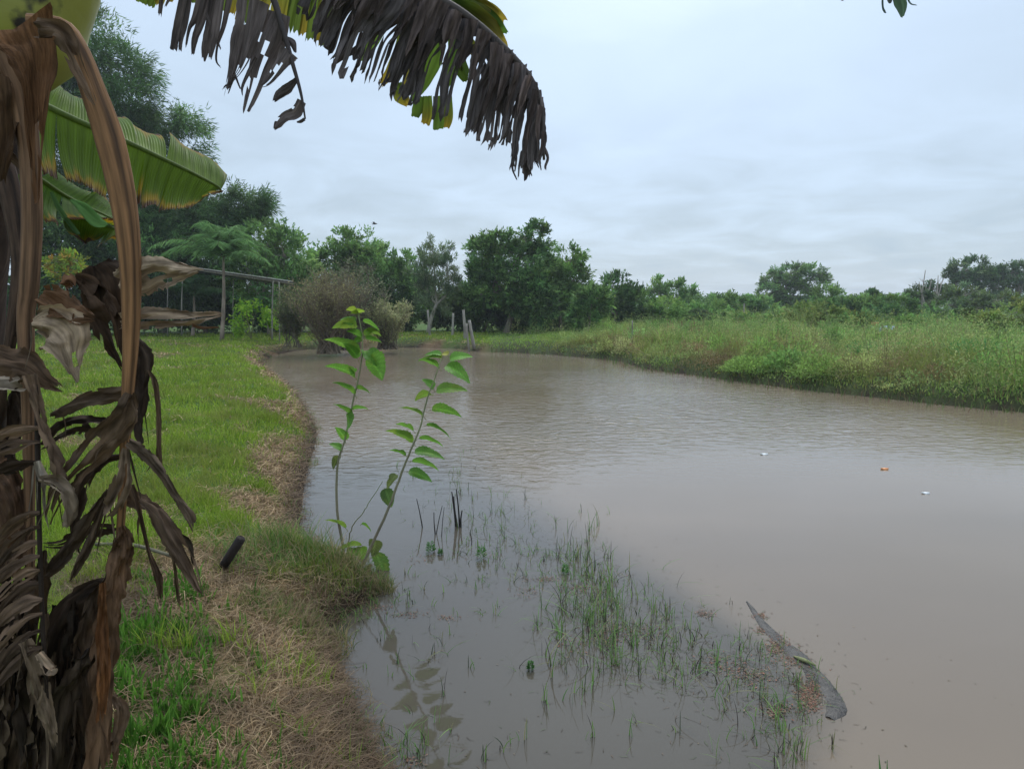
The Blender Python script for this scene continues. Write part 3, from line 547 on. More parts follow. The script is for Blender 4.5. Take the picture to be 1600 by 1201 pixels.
# bright young broad-leaved shrubs under the roof
for (px, py, w_, h_, lab) in ((392, 520, .50, 1.6, 'bright yellow green shrub between the thin roof poles'), (424, 515, .30, 1.25, 'smaller bright yellow green shrub by the paired poles'), (372, 523, .15, .55, 'low yellow green seedling at the palm foot')):
    b = P(px, py, 32); b[2] = .42; root = empty('bright_shrub', b, lab, 'shrub'); mt = MB(); mc = MB()
    for q in range(9):
        e = b + np.array([RNG.uniform(-w_, w_), RNG.uniform(-w_, w_), h_ * RNG.uniform(.35, 1)]); tube(mt, spline([b, (b + e) / 2 + [0, 0, .1], e], 4), .012, 4, (.2, .18, .08), caps=False)
        n_ = 45; leaves(mc, e + rnd(n_) * [w_ * .5, w_ * .5, .22], rnd(n_) + [0, 0, -.2], rnd(n_) * .4 + [0, -.4, .8], .16, .10, pick([(.30, .52, .03), (.40, .60, .04), (.22, .42, .03)], n_, .15))
    mt.build('stem', M_bark, root); mc.build('foliage', M_mul, root)

# feathery palm
def palm(px, pybase, d, ztop_px, label, nf, fl, cols, droop=.5, trunkr=.075, leafL=.42):
    b = P(px, pybase, d); b[2] = float(height(b[:1], b[1:2])[0]) - .05; c = P(px + 3, ztop_px, d); root = empty('palm_tree', b, label, 'palm tree')
    mt = MB(); tube(mt, spline([b, (b + c) / 2 + [.05, 0, 0], c], 12), np.linspace(trunkr * 1.25, trunkr * .6, 12), 8, pick([(.20, .15, .11), (.26, .20, .15)], 12, .2), rough=.15); mt.build('trunk', M_bark, root, True)
    for q in range(nf):
        a = q * 2.4 + RNG.random() * .4; el = RNG.uniform(.45, 1.45); f = fl * RNG.uniform(.75, 1.1)
        H_ = np.array([math.cos(a), math.sin(a), 0]); t = np.linspace(0, 1, 10)[:, None]
        R_ = c + H_ * f * t * math.cos(el) * 1.1 + np.array([0, 0, 1]) * (f * t * math.sin(el) - droop * f * t ** 2.2 * 1.1)
        mf = MB(); tube(mf, R_, np.linspace(.018, .005, 10), 4, (.12, .15, .05), caps=False)
        n_ = 120; u = RNG.uniform(.12, 1, n_); i = np.minimum((u * 9).astype(int), 8); g = (u * 9 - i)[:, None]; pp = R_[i] * (1 - g) + R_[i + 1] * g; T_ = norm(R_[i + 1] - R_[i])
        side = np.cross(T_, [0, 0, 1]) * RNG.choice([-1, 1], n_)[:, None]; dv = side + T_ * .55 + np.array([0, 0, -.6]) + rnd(n_) * .25
        leaves(mf, pp, dv, rnd(n_) * .5 + T_, leafL * 1.2 * (1.15 - u * .6), .035, pick(cols, n_, .2), .3); mf.build('frond', M_leaf, root)
palm(346, 528, 31, 402, 'slender feathery palm with bare trunk on the lawn edge', 30, 3.0, [(.17, .32, .10), (.23, .39, .13), (.13, .25, .08)], leafL=.55)
palm(300, 515, 35.5, 462, 'low bushy palm behind the torn grey leaf flags', 14, 2.3, [(.08, .16, .06), (.11, .20, .07)])
palm(1092, 520, 44, 498, 'small pale palm sprouting among the far right bushes', 10, 1.3, [(.14, .20, .08), (.10, .16, .06)], leafL=.4)

# big arching grass clumps in the meadow
for (px, py, d, h_, lab) in ((1522, 560, 17, .95, 'large fountain shaped clump of broad green grass at right'), (1372, 548, 19.5, .75, 'smaller clump of broad green grass left of the fountain shaped one')):
    b = P(px, py, d); b[2] = .35; mb = MB(); n_ = 420
    az_ = RNG.random(n_) * 6.28; pos = b + np.stack([RNG.normal(0, .28, n_), RNG.normal(0, .25, n_), np.zeros(n_)], 1)
    blades(mb, pos, RNG.uniform(.5, 1.1, n_) * h_, .032, az_, RNG.uniform(.3, 1.2, n_), pick([(.10, .28, .07), (.14, .34, .09), (.08, .22, .06)], n_, .2), 4)
    o = mb.build('grass_clump', M_grass); o.name = 'grass_clump'; tag(o, lab, 'grass clump')

# bare pale branches above the dark tree
b = P(1448, 480, 57); root = empty('bare_tree', (b[0], b[1], .3), 'leafless pale tree whose thin branches stick up at right skyline', 'tree'); mt = MB(); b[2] = .3
for (ex, ey) in ((1446, 422), (1466, 430), (1474, 434), (1436, 440), (1456, 436)):
    e = P(ex, ey, 57); tube(mt, spline([b, (b * .5 + e * .5) + rnd(1)[0] * .25, e], 8), np.linspace(.10, .025, 8), 5, (.36, .31, .26), caps=False)
    for q in range(5):
        s_ = b + (e - b) * RNG.uniform(.5, .9); tube(mt, np.array([s_, s_ + [RNG.uniform(-.5, .5), 0, RNG.uniform(.3, .8)]]), .016, 3, (.36, .31, .26), caps=False)
mt.build('trunk', M_bark, root)

# pale morning air over the field: one closed box round everything
mb = MB(); box(mb, (0, 0, 8.0), (4600, 4600, 20.0)); hz = bpy.data.objects.new('haze', mesh_from('haze', mb.V[0], mb.Q[0])); COL.objects.link(hz)
m, n, l = mat_new('haze'); o = n.new('ShaderNodeOutputMaterial'); v = n.new('ShaderNodeVolumePrincipled'); v.inputs['Color'].default_value = (.90, .95, 1, 1); v.inputs['Density'].default_value = .0007; v.inputs['Anisotropy'].default_value = .3
l.new(v.outputs[0], o.inputs['Volume']); hz.data.materials.append(m); tag(hz, 'thin pale haze over the pond and fields', 'haze', kind='stuff')
# ------------------------------------------------------------------ roof on thin poles beside the palm
A_, B_ = P(296, 418, 35), P(458, 441, 31); root = empty('lean_to_roof', (P(390, 480, 33)[0], 33, .4), 'long narrow sheet roof held on thin poles beside the palm', 'shelter')
mb = MB(); ax = norm(B_ - A_); sidev = np.array([-.25, 1.0, 0]); sidev /= np.linalg.norm(sidev); nseg = 24; w_ = 1.2
for k in range(nseg):          # corrugations across the sheet
    p0 = A_ + (B_ - A_) * k / nseg; p1 = A_ + (B_ - A_) * (k + 1) / nseg; h0 = .018 * (k % 2); h1 = .018 * ((k + 1) % 2); dz = np.array([0, 0, -.12]); th = np.array([0, 0, -.05])
    u0, u1 = np.array([0, 0, h0]), np.array([0, 0, h1]); q = [p0 + u0, p1 + u1, p1 + u1 + sidev * w_ + dz, p0 + u0 + sidev * w_ + dz]
    mb.add(q + [v + th for v in q], [[0, 1, 2, 3], [7, 6, 5, 4], [0, 4, 5, 1], [3, 2, 6, 7], [0, 3, 7, 4], [1, 5, 6, 2]], None, (.10, .085, .062))
mb.build('roof_sheet', M_metal, root)
mb = MB(); tube(mb, np.array([A_ + [0, -.05, .03], B_ + [0, -.05, .03]]), .022, 6, (.42, .40, .34)); mb.build('edge_trim', M_plain, root)
mb = MB(); tube(mb, np.array([A_ - [0, 0, .07], B_ - [0, 0, .07]]), .03, 6, (.22, .19, .15)); mb.build('beam', M_wood, root)
for (tx, ty, bx, by, d, r_) in ((263, 415, 261, 512, 35.5, .035), (286, 418, 283, 512, 35, .045), (365, 428, 364, 512, 34, .022), (427, 438, 425, 530, 31.6, .04), (436, 440, 436, 532, 31.3, .035)):
    mb = MB(); t_ = P(tx, ty, d); b_ = P(bx, by, d); b_[2] = .2; tube(mb, spline([b_, (t_ + b_) / 2 + rnd(1)[0] * .05, t_], 5), r_ * .72, 6, (.26, .235, .19), rough=.1); mb.build('pole', M_wood, root)
# fence posts on the far bank
for (bx, by, tx, ty, d, r_, lab) in ((706, 520, 708, 489, 36, .07, 'short upright grey fence post left of the leaning ones'), (727, 520, 724, 484, 34, .075, 'tall upright fence post behind the leaning post'), (741, 545, 733, 500, 31, .08, 'thick grey post leaning left at the water corner'),
        (988, 545, 988, 501, 28, .035, 'thin lone stake in the grass at the far right shore'), (1162, 520, 1163, 474, 42, .05, 'pale thin pole standing among the meadow bushes'),
        (672, 525, 668, 484, 37, .06, 'pale crooked post under the airy grey green tree')):
    b_ = P(bx, by, d); t_ = P(tx, ty, d); b_[2] = min(b_[2], .1); mb = MB(); tube(mb, spline([b_, (b_ + t_) / 2 + rnd(1)[0] * .02, t_], 7), np.linspace(r_, r_ * .75, 7), 7, pick([(.30, .27, .22), (.24, .21, .17)], 7, .12), rough=.25)
    tag(mb.build('fence_post', M_wood), lab, 'post', 'old posts on the far banks')
b_ = P(733, 546, 30.8); mb = MB(); b_[2] = -.1; tube(mb, spline([b_, P(730, 520, 30.8), P(729, 505, 30.8)], 6), .04, 6, (.28, .25, .2), rough=.2); tag(mb.build('fence_post', M_wood), 'thinner broken post propped against the thick leaning one', 'post', 'old posts on the far banks')
# half hidden roof in the bushes
c = P(1385, 513, 34); root = empty('shed', (c[0], c[1], .3), 'half hidden blue grey roof with an orange patch in the right bushes', 'shed')
mb = MB(); V = [c + v for v in np.array([[-.55, -.5, -.12], [.6, -.5, -.12], [.6, .5, .10], [-.55, .5, .10]])]; mb.add(V + [v - [0, 0, .04] for v in V], [[0, 1, 2, 3], [7, 6, 5, 4], [0, 4, 5, 1], [3, 2, 6, 7], [0, 3, 7, 4], [1, 5, 6, 2]], None, (.22, .33, .45)); mb.build('roof', M_metal, root)
mb = MB(); box(mb, c + [0, .1, -.55], (1.0, .8, .75), (.15, .16, .16)); mb.build('wall', M_wood, root)
mb = MB(); box(mb, c + [-.32, .42, .20], (.32, .06, .16), (.62, .25, .10)); mb.build('panel', M_plain, root)

# bird
c = P(585, 350, 48); root = empty('bird', c, 'small dark bird gliding in the sky above the far trees', 'bird'); mb = MB()
tube(mb, np.array([c + v for v in ((-.16, 0, -.02), (-.08, 0, 0), (0, 0, .01), (.08, 0, .01), (.14, 0, .02), (.19, 0, .02))]), np.array([.012, .035, .045, .04, .028, .008]), 8, (.03, .03, .03)); mb.build('body', M_plain, root, True)
for s_ in (-1, 1):
    mb = MB(); r0 = c + [.05, 0, .03]; V = [r0, r0 + [-.12, 0, 0], c + [-.06, s_ * .22, .10], c + [.04, s_ * .24, .12], c + [-.10, s_ * .46, .03]]; V += [v - np.array([0, 0, .01]) for v in V]
    mb.add(V, [[0, 1, 2, 3], [5, 8, 7, 6], [0, 5, 6, 1], [1, 6, 7, 2], [3, 8, 5, 0]], [[3, 2, 4], [8, 9, 7], [2, 7, 9], [2, 9, 4], [4, 9, 8], [4, 8, 3]], (.03, .03, .03)); mb.build('wing', M_plain, root)

# petals / scraps floating on the pond
for (px, py, colr, lab) in ((1194, 710, (.75, .75, .72), 'white floating petal farthest out on the pond'), (1382, 733, (.75, .30, .10), 'orange floating leaf on the open pond'), (1446, 771, (.75, .75, .72), 'white floating petal nearest the camera on the pond')):
    c = G(px, py); mb = MB(); n_ = 12; a = np.arange(n_) / n_ * 6.283; k = .0055 * c[1]
    ring = np.stack([np.cos(a) * k, np.sin(a) * k * .8, .006 + .010 * np.cos(2 * a)], 1); low = ring * [.8, .8, 0] + [0, 0, .001]
    mb.add(np.vstack([c + ring, c + low, [c + [0, 0, .018]]]), [[i, (i + 1) % n_, n_ + (i + 1) % n_, n_ + i] for i in range(n_)], [[(i + 1) % n_, i, 2 * n_] for i in range(n_)], colr)
    tag(mb.build('floating_leaf', M_plain), lab, 'floating leaf')

# broken pipe stub and fallen stick on the lawn
c = P(356, 866, 4.05); e = P(376, 842, 3.98); c[2] = min(c[2], .4) ; mb = MB(); tube(mb, np.array([c - (e - c) * .4, c, e, e + (e - c) * .02, e - (e - c) * .15]), np.array([.026, .026, .026, .019, .017]), 12, (.022, .015, .012)); tag(mb.build('pipe_stub', M_wood, None, True), 'dark broken pipe stub sticking up from the straw bank', 'pipe')
mb = MB(); a_ = G(150, 850, .44); b_ = G(268, 868, .43); tube(mb, spline([a_, (a_ + b_) / 2 + [0, 0, .03], b_], 8), .010, 8, (.13, .115, .07)); tag(mb.build('stick', M_wood, None, True), 'pale fallen stalk lying on the lawn behind the dead leaves', 'stick')

# dead reed stems in the water
STE = [((712, 822), (706, 768), .010), ((715, 824), (709, 775), .009), ((718, 822), (713, 764), .009), ((720, 823), (722, 797), .010), ((660, 824), (651, 779), .006), ((680, 834), (678, 800), .006), ((682, 833), (691, 790), .005), ((690, 838), (694, 792), .004), ((737, 850), (735, 832), .004)]
LAB = ['leftmost thick dark reed stem of the close upright group', 'middle short dark reed stem of the close upright group', 'tallest dark reed stem of the close upright group', 'stubby dark reed stem at the right of the close group', 'lone slanting dark stem left of the other reed stems', 'dark bent stem right of the lone slanting one', 'thin dark stem crossing the bent one', 'thin upright stem between bent stem and close group', 'tiny dark stem below the close group']
for ((bx, by), (tx, ty), r_), lab in zip(STE, LAB):
    b_ = G(bx, by); t_ = P(tx, ty, b_[1]); mb = MB(); tube(mb, spline([b_ - [0, 0, .06], b_, (b_ + t_) / 2 + rnd(1)[0] * .006, t_], 8), np.linspace(r_, r_ * .5, 8), 6, (.03, .025, .02), rough=.2); tag(mb.build('reed_stem', M_wood), lab, 'reed stem', 'dead reed stems standing in the pond')
# small feathery water plants
for (px, py, s_, lab) in ((673, 862, .055, 'feathery green water plant left of the reed stems foot'), (752, 872, .06, 'feathery green water plant right of the reed stems foot'), (688, 866, .03, 'tiny feathery water plant between the two larger ones'), (883, 895, .04, 'feathery water plant at the edge of the drowned grass'), (829, 1046, .03, 'smallest round green water sprig near the bottom')):
    c = G(px, py); mb = MB(); n_ = 150; t = RNG.random(n_); a = RNG.random(n_) * 6.28; pos = c + np.stack([np.cos(a) * .2 * s_, np.sin(a) * .2 * s_, t * s_ * 1.4], 1)
    leaves(mb, pos, np.stack([np.cos(a), np.sin(a), .5 + 0 * a], 1), rnd(n_) + [0, 0, 1], s_ * .7 * (1.1 - t * .6), .006, pick([(.10, .24, .06), (.07, .18, .04)], n_, .2)); tag(mb.build('water_plant', M_leaf), lab, 'water plant', 'feathery water plants')

# drowned grass: sparse sprigs standing in the shallows
mb = MB(); SP = []
path = spline([(700, 760), (760, 830), (830, 870), (900, 905), (950, 960), (1010, 1000), (1090, 1030), (1180, 1060), (1240, 1110)], 200)
for q in range(520):
    a = path[RNG.integers(0, 200)]; SP.append((a[0] + RNG.normal(0, 46), a[1] + RNG.normal(0, 34), RNG.uniform(.4, 1.1)))
for q in range(170): SP.append((930 + RNG.normal(0, 38), 960 + RNG.normal(0, 48), 1.3))
for q in range(34): SP.append((905 + RNG.normal(0, 14), 868 + RNG.normal(0, 24), 1.2))
for q in range(26): SP.append((RNG.uniform(640, 760), RNG.uniform(700, 760), .5))
for q in range(40): SP.append((RNG.uniform(600, 780), RNG.uniform(850, 1000), .55))
for q in range(60): SP.append((RNG.uniform(620, 1280), RNG.uniform(1000, 1200), .8))
for q in range(14): SP.append((RNG.uniform(630, 680), RNG.uniform(1150, 1195), 1.0))
for q in range(20): SP.append((1230 + RNG.normal(0, 20), RNG.uniform(1120, 1200), .9))
for q in range(60):
    j = poly[RNG.integers(2, 40)]; SP.append(('w', j[0] + RNG.uniform(.03, .35), j[1] + RNG.uniform(-.1, .1)))
allp = []
for s_ in SP:
    if s_[0] == 'w': gx_, gy_, k = s_[1], s_[2], .6
    else: g = G(s_[0], s_[1]); gx_, gy_, k = g[0], g[1], s_[2]
    n_ = RNG.integers(1, 6); allp.append((gx_, gy_, k, n_))
x = np.concatenate([np.full(a[3], a[0]) for a in allp]); y = np.concatenate([np.full(a[3], a[1]) for a in allp]); k = np.concatenate([np.full(a[3], a[2]) for a in allp]); n_ = len(x)
ok = sdist(x, y) < -.02; x, y, k = x[ok], y[ok], k[ok]; n_ = len(x)
gcol = pick([(.13, .24, .07), (.18, .29, .08), (.08, .10, .06), (.05, .04, .035), (.25, .24, .12)], n_, .2, [.33, .25, .14, .14, .14])
blades(mb, np.stack([x + RNG.normal(0, .012, n_), y + RNG.normal(0, .012, n_), np.full(n_, -.012)], 1), RNG.uniform(.04, .17, n_) * k, RNG.uniform(.0028, .0068, n_), RNG.random(n_) * 6.28, RNG.choice([.15, .5, 1.4], n_) * RNG.uniform(.7, 1.2, n_), gcol, 4)
tag(mb.build('drowned_grass', M_grass), 'sparse grass sprigs poking through the shallow flooded edge', 'grass', kind='stuff')
# floating debris threads and red weed
mb = MB(); pts = []
for (cx, cy, sx, sy, n_) in ((1265, 1085, 17, 24, 900), (1215, 1010, 18, 14, 420), (1190, 985, 10, 6, 90), (1240, 1030, 20, 12, 260), (1190, 962, 9, 4, 110), (1102, 958, 12, 5, 120), (1170, 1055, 40, 14, 300), (1215, 1110, 24, 10, 200), (950, 990, 40, 18, 260), (905, 920, 30, 10, 200), (850, 905, 26, 5, 160), (640, 960, 28, 4, 110), (700, 965, 16, 4, 70), (1000, 985, 40, 15, 200), (825, 925, 20, 8, 90), (655, 875, 20, 8, 70), (760, 870, 20, 6, 50), (1130, 1035, 40, 12, 160), (900, 1005, 30, 20, 120), (590, 950, 26, 8, 120), (950, 900, 30, 12, 100), (650, 1190, 16, 8, 60)):
    pts.append(np.stack([cx + RNG.normal(0, sx * .6, n_), cy + RNG.normal(0, sy * .6, n_)], 1))
pts = np.concatenate(pts); g = np.array([G(a, b_) for a, b_ in pts]); n_ = len(g); g[:, 2] = RNG.uniform(.002, .006, n_)
a = RNG.random(n_) * 6.28; leaves(mb, g, np.stack([np.cos(a), np.sin(a), 0 * a], 1), np.stack([0 * a, 0 * a, 1 + 0 * a], 1) + rnd(n_) * .25, RNG.uniform(.004, .022, n_), RNG.uniform(.002, .009, n_), pick([(.17, .075, .045), (.22, .10, .06), (.10, .06, .035), (.20, .14, .09), (.10, .11, .05)], n_, .3))
tag(mb.build('floating_weed', M_straw), 'reddish brown floating weed scraps gathered in the shallows', 'water weed', kind='stuff')
mb = MB(); dn = 2000; aa = path[RNG.integers(0, 200, dn)] + RNG.normal(0, 1, (dn, 2)) * [55, 40]; b2_ = np.stack([RNG.uniform(560, 1250, dn), RNG.uniform(780, 1200, dn)], 1); sel = RNG.random(dn) < .9; aa = np.where(sel[:, None], aa, b2_)
g = np.array([G(a, b_) for a, b_ in aa]); ok = (sdist(g[:, 0], g[:, 1]) < -.03) & (sdist(g[:, 0], g[:, 1]) > -2.8); g = g[ok]; dn = len(g)
az_ = RNG.random(dn) * 6.28; L_ = RNG.uniform(.012, .05, dn)[:, None]; D_ = np.stack([np.cos(az_), np.sin(az_), 0 * az_], 1); S_ = np.stack([-np.sin(az_), np.cos(az_), 0 * az_], 1) * .0012; g[:, 2] = .003
bnd = S_ * RNG.uniform(-8, 8, (dn, 1)); V = np.stack([g - S_, g + S_, g + D_ * L_ * .5 + bnd - S_, g + D_ * L_ * .5 + bnd + S_, g + D_ * L_], 1).reshape(-1, 3); b5 = np.arange(dn)[:, None] * 5
mb.add(V, b5 + np.array([[0, 1, 3, 2]]), b5 + np.array([[2, 3, 4]]), np.repeat(pick([(.06, .045, .03), (.12, .08, .05), (.09, .11, .05)], dn, .2), 5, 0))
tag(mb.build('floating_debris', M_straw), 'thin dead stalks and threads floating on the shallow water', 'debris', kind='stuff')
# specks of scum and leaf bits drifting on the open pond
mb = MB(); n_ = 160; px_ = RNG.uniform(700, 1600, n_); py_ = RNG.uniform(640, 1200, n_); g = np.array([G(a, b_) for a, b_ in zip(px_, py_)]); ok = (sdist(g[:, 0], g[:, 1]) < -.2) & (noise2(g[:, 0], g[:, 1], .6, 66, 2) > .52); g = g[ok]; n_ = len(g); g[:, 2] = .003; a = RNG.random(n_) * 6.28
leaves(mb, g, np.stack([np.cos(a), np.sin(a), 0 * a], 1), np.stack([0 * a, 0 * a, 1 + 0 * a], 1) + rnd(n_) * .2, RNG.uniform(.005, .018, n_), RNG.uniform(.003, .008, n_), pick([(.10, .07, .04), (.16, .12, .07), (.08, .08, .05)], n_, .3))
tag(mb.build('pond_scum', M_straw), 'tiny bits of leaf and scum scattered on the open brown water', 'debris', kind='stuff')
# waterlogged trunk just breaking the surface, lower right
pp = spline([G(1168, 940), G(1198, 982), G(1240, 1020), G(1275, 1060), G(1305, 1105), G(1296, 1122)], 22); pp[:, 2] = -.012; mb = MB()
wd = np.array([.015, .045, .065, .075, .065, .03]); rr = np.interp(np.linspace(0, 5, 22), range(6), wd); T_ = norm(np.gradient(pp, axis=0)); Sx = norm(np.cross(T_, [0, 0, 1])); a = np.linspace(0, math.pi, 9)
V = pp[:, None] + Sx[:, None] * (np.cos(a) * rr[:, None])[..., None] + np.array([0, 0, 1]) * (np.sin(a)[None] * (.008 + .018 * noise2(np.arange(22)[:, None] * .45 + 0 * a[None], np.arange(9)[None] * .6 + np.zeros((22, 1)), 1, 5, 2)))[..., None]
i = np.arange(21)[:, None] * 9; j = np.arange(8)[None]; Q = np.stack([i + j, i + j + 1, i + 10 + j, i + 9 + j], -1).reshape(-1, 4)
mb.add(V.reshape(-1, 3), Q, None, (.060, .052, .044)); M_wet = mat_tint('wet sunken wood', .4, 0, 14, .5, (1, 1, 1), .9, 60, .2); tag(mb.build('sunken_log', M_wet, None, True), 'dark waterlogged branch breaking the surface at the edge of the flooded grass', 'log')
mb = MB(); tube(mb, spline([G(1240, 1028) + [0, 0, .012], G(1258, 1036) + [0, 0, .015], G(1275, 1043) + [0, 0, .012]], 6), np.array([.004, .009, .011, .010, .008, .003]), 6, (.26, .26, .12)); tag(mb.build('stalk', M_wood), 'short yellowish stalk lying across the sunken branch', 'stick')

# ------------------------------------------------------------------ mulberry shrub
Z8 = lambda u, v: (440 + u / 2.403, 450 + v / 2.403)
DM = 4.75
fb = G(*Z8(300, 1060)); base = np.array([fb[0], fb[1], .02]); DM = fb[1]
root = empty('mulberry_shrub', base, 'young leafy mulberry shrub with two tall stems on the bank tip', 'shrub')
stems = [([(245, 1060), (228, 960), (210, 850), (206, 720), (215, 640), (240, 560), (270, 420), (290, 330), (303, 250), (303, 180), (287, 95)], .0105, .003, 0.0),
         ([(290, 1070), (330, 980), (405, 820), (445, 710), (480, 620), (520, 520), (545, 420), (575, 340), (600, 262)], .0115, .003, -.08),
         ([(240, 960), (262, 905), (300, 850), (345, 780), (380, 725)], .005, .002, .05)]
for pts_, r0, r1, dd in stems:
    mb = MB(); w = np.array([P(*Z8(*p), DM + dd) for p in pts_]); w[0, 2] = min(w[0, 2], .03); sp_ = spline(w, 34)
    tube(mb, sp_ + RNG.normal(0, .0015, sp_.shape), np.linspace(r0, r1, 34), 8, np.linspace(0, 1, 34)[:, None] * np.array([.20, .24, .10]) + (1 - np.linspace(0, 1, 34)[:, None]) * np.array([.20, .155, .11])); mb.build('stem', M_wood, root, True)
def mleaf(u0, v0, u1, v1, wr=.55, dd=0, colr=None, fold=.3, lobed=False, face=None):
    if u0 is not None: u1, v1 = u1 + (u1 - u0) * .10, v1 + (v1 - v0) * .10; wr = wr * RNG.uniform(.95, 1.25)
    a = P(*Z8(u0, v0), DM + dd); b_ = P(*Z8(u1, v1), DM + dd + RNG.uniform(-.05, .05)); L = np.linalg.norm(b_ - a); D = (b_ - a) / L
    up = norm(np.array([RNG.uniform(-.3, .3), RNG.uniform(.35, .95) if RNG.random() < .7 else RNG.uniform(-.9, -.5), 1.0]) if face is None else np.array(face, float)); S_ = norm(np.cross(D, up)); Nn = np.cross(S_, D); m = 29; t = np.linspace(0, 1, m)
    half = wr * L * .5 * (np.sin(np.pi * np.clip(t, 0, 1) ** .62) ** .8) * (1 + .0 * t); half[-1] = 0; half[0] = .02 * L
    ser = 1 + .09 * (((np.arange(m) % 3) - 1)) * (t > .1)
    if lobed: ser = ser * (1 - .45 * np.exp(-((t - .5) / .09) ** 2))
    bow = -.16 * L * t ** 2 + .05 * L * np.sin(np.pi * t); ctr = a + D * (t * L)[:, None] + Nn * bow[:, None]; rows = []
    for f in np.linspace(-1, 1, 9):
        wv = .012 * L * np.sin(t * 14 + f * 3) * abs(f); rows.append(ctr + S_ * (half * (ser if abs(f) == 1 else 1) * f)[:, None] + Nn * (abs(f) * half * fold + wv)[:, None] - D * (half * abs(f) * .25 * (1 - t))[:, None])
    V = np.stack(rows, 1).reshape(-1, 3); i = np.arange(m - 1)[:, None] * 9; j = np.arange(8)[None]; Q = np.stack([i + j, i + j + 1, i + j + 10, i + j + 9], -1).reshape(-1, 4)
    c = np.array((.115, .255, .036) if colr is None else colr) * RNG.uniform(.85, 1.2); Cc = np.tile(c, (len(V), 1)).reshape(m, 9, 3); Cc[:, 4] *= 1.55; fa = np.abs(np.linspace(-1, 1, 9)); vein = np.cos((t[:, None] * 7 - fa[None] * 2.0) * 2 * math.pi) > .80; Cc *= np.where(vein, 1.35, .95)[..., None]; yl = sstep(.6, .9, RNG.random()) * .3 + .25 * sstep(.62, .8, noise2(t[:, None] * 4 + 0 * fa[None], fa[None] * 2 + 0 * t[:, None], 1, int(RNG.integers(0, 999)), 2))[..., None]; Cc = Cc * (1 - yl) + np.array([.30, .33, .05]) * yl; Cc = Cc.reshape(-1, 3)
    mb = MB(); mb.add(V, Q, None, Cc); tube(mb, spline([a - D * .12 * L - [0, 0, .015], a, a + D * .1 * L], 4), .0018, 5, (.25, .28, .10), caps=False); return mb.build('leaf', M_mul, root, True)
YG = (.25, .36, .04); OLV = (.10, .13, .035)
for l_ in [(285, 92, 250, 78, .8, 0, YG), (285, 92, 312, 82, .8, 0, YG), (290, 96, 262, 92, .8, 0, YG), (282, 140, 198, 140), (270, 135, 225, 112, .8), (305, 125, 368, 152, .55), (300, 185, 255, 158, .8), (300, 192, 270, 205, .9), (318, 160, 372, 172, .6), (315, 178, 345, 150, .7), (315, 188, 372, 196, .4),
           (290, 245, 180, 183, .5), (285, 262, 240, 205, .5), (318, 240, 370, 290, .8), (325, 262, 384, 334, .85), (312, 235, 318, 262, .8), (275, 332, 182, 284, .5), (272, 318, 255, 295, .9, 0, None, .3, True), (275, 400, 206, 348, .5), (285, 378, 332, 388, .8), (266, 455, 320, 447, .55), (262, 478, 205, 430, .5), (245, 470, 252, 530, .95), (238, 570, 208, 520, .55), (225, 605, 184, 582, .7), (215, 630, 192, 672, .6, 0, OLV),
           (240, 900, 170, 862, .5), (600, 262, 518, 263, .35), (600, 250, 540, 245, .5), (592, 300, 528, 262, .55), (632, 268, 708, 250, .6), (618, 292, 704, 342, .62), (582, 385, 686, 374, .45), (600, 262, 585, 250, .8, 0, YG), (625, 250, 600, 245, .8, 0, (.3, .28, .05)), (570, 375, 534, 342, .7), (562, 398, 506, 412, .7), (565, 455, 668, 468, .48), (533, 482, 455, 440, .5), (545, 515, 634, 548, .45), (495, 535, 440, 505, .5, 0, None, .3, True), (516, 565, 602, 580, .42), (492, 578, 406, 527, .48), (500, 615, 606, 628, .42), (466, 628, 413, 603, .55, 0, None, .3, True),
           (490, 650, 584, 668, .42), (478, 688, 560, 716, .42), (432, 700, 395, 745, .7, 0, OLV, .3, True), (388, 752, 412, 820, .6, 0, (.07, .13, .035)), (300, 885, 338, 908, .6), (350, 945, 345, 1000, .7, 0, OLV), (352, 995, 398, 1100, .42, 0, (.10, .19, .04)), (300, 965, 205, 975, .45), (300, 970, 300, 1020, .7), (270, 975, 262, 1022, .7), (340, 1040, 320, 1080, .8, 0, (.16, .13, .04)), (335, 1100, 345, 1165, .7, 0, (.13, .11, .04))]:
    mleaf(*l_)
# leaf tips of a plant rising at the lower right edge
b_ = G(1390, 1300, .1); b_ = P(1380, 1260, 2.2); mb = MB(); root2 = empty('iris_plant', (b_[0], b_[1], .0), 'two pointed green leaf tips rising at the bottom edge right', 'plant')
for (tx, ty, w_) in ((1373, 1178, .014), (1386, 1186, .013)):
    mb = MB(); e = P(tx, ty, 2.2); s0 = np.array([b_[0], b_[1], 0.0]); c_ = spline([s0, (s0 + e) / 2 + [.01, 0, .02], e], 9); t = np.linspace(0, 1, 9); hw = w_ * (1 - t ** 3) * .6 + .0004
    V = np.stack([c_ - np.stack([hw, hw * .3, hw * 0], 1), c_ + [0, -.003, 0], c_ + np.stack([hw, -hw * .3, hw * 0], 1)], 1).reshape(-1, 3); i = np.arange(8)[:, None] * 3; j = np.arange(2)[None]
    mb.add(V, np.stack([i + j, i + j + 1, i + j + 4, i + j + 3], -1).reshape(-1, 4), None, (.07, .19, .05)); mb.build('leaf', M_mul, root2, True)
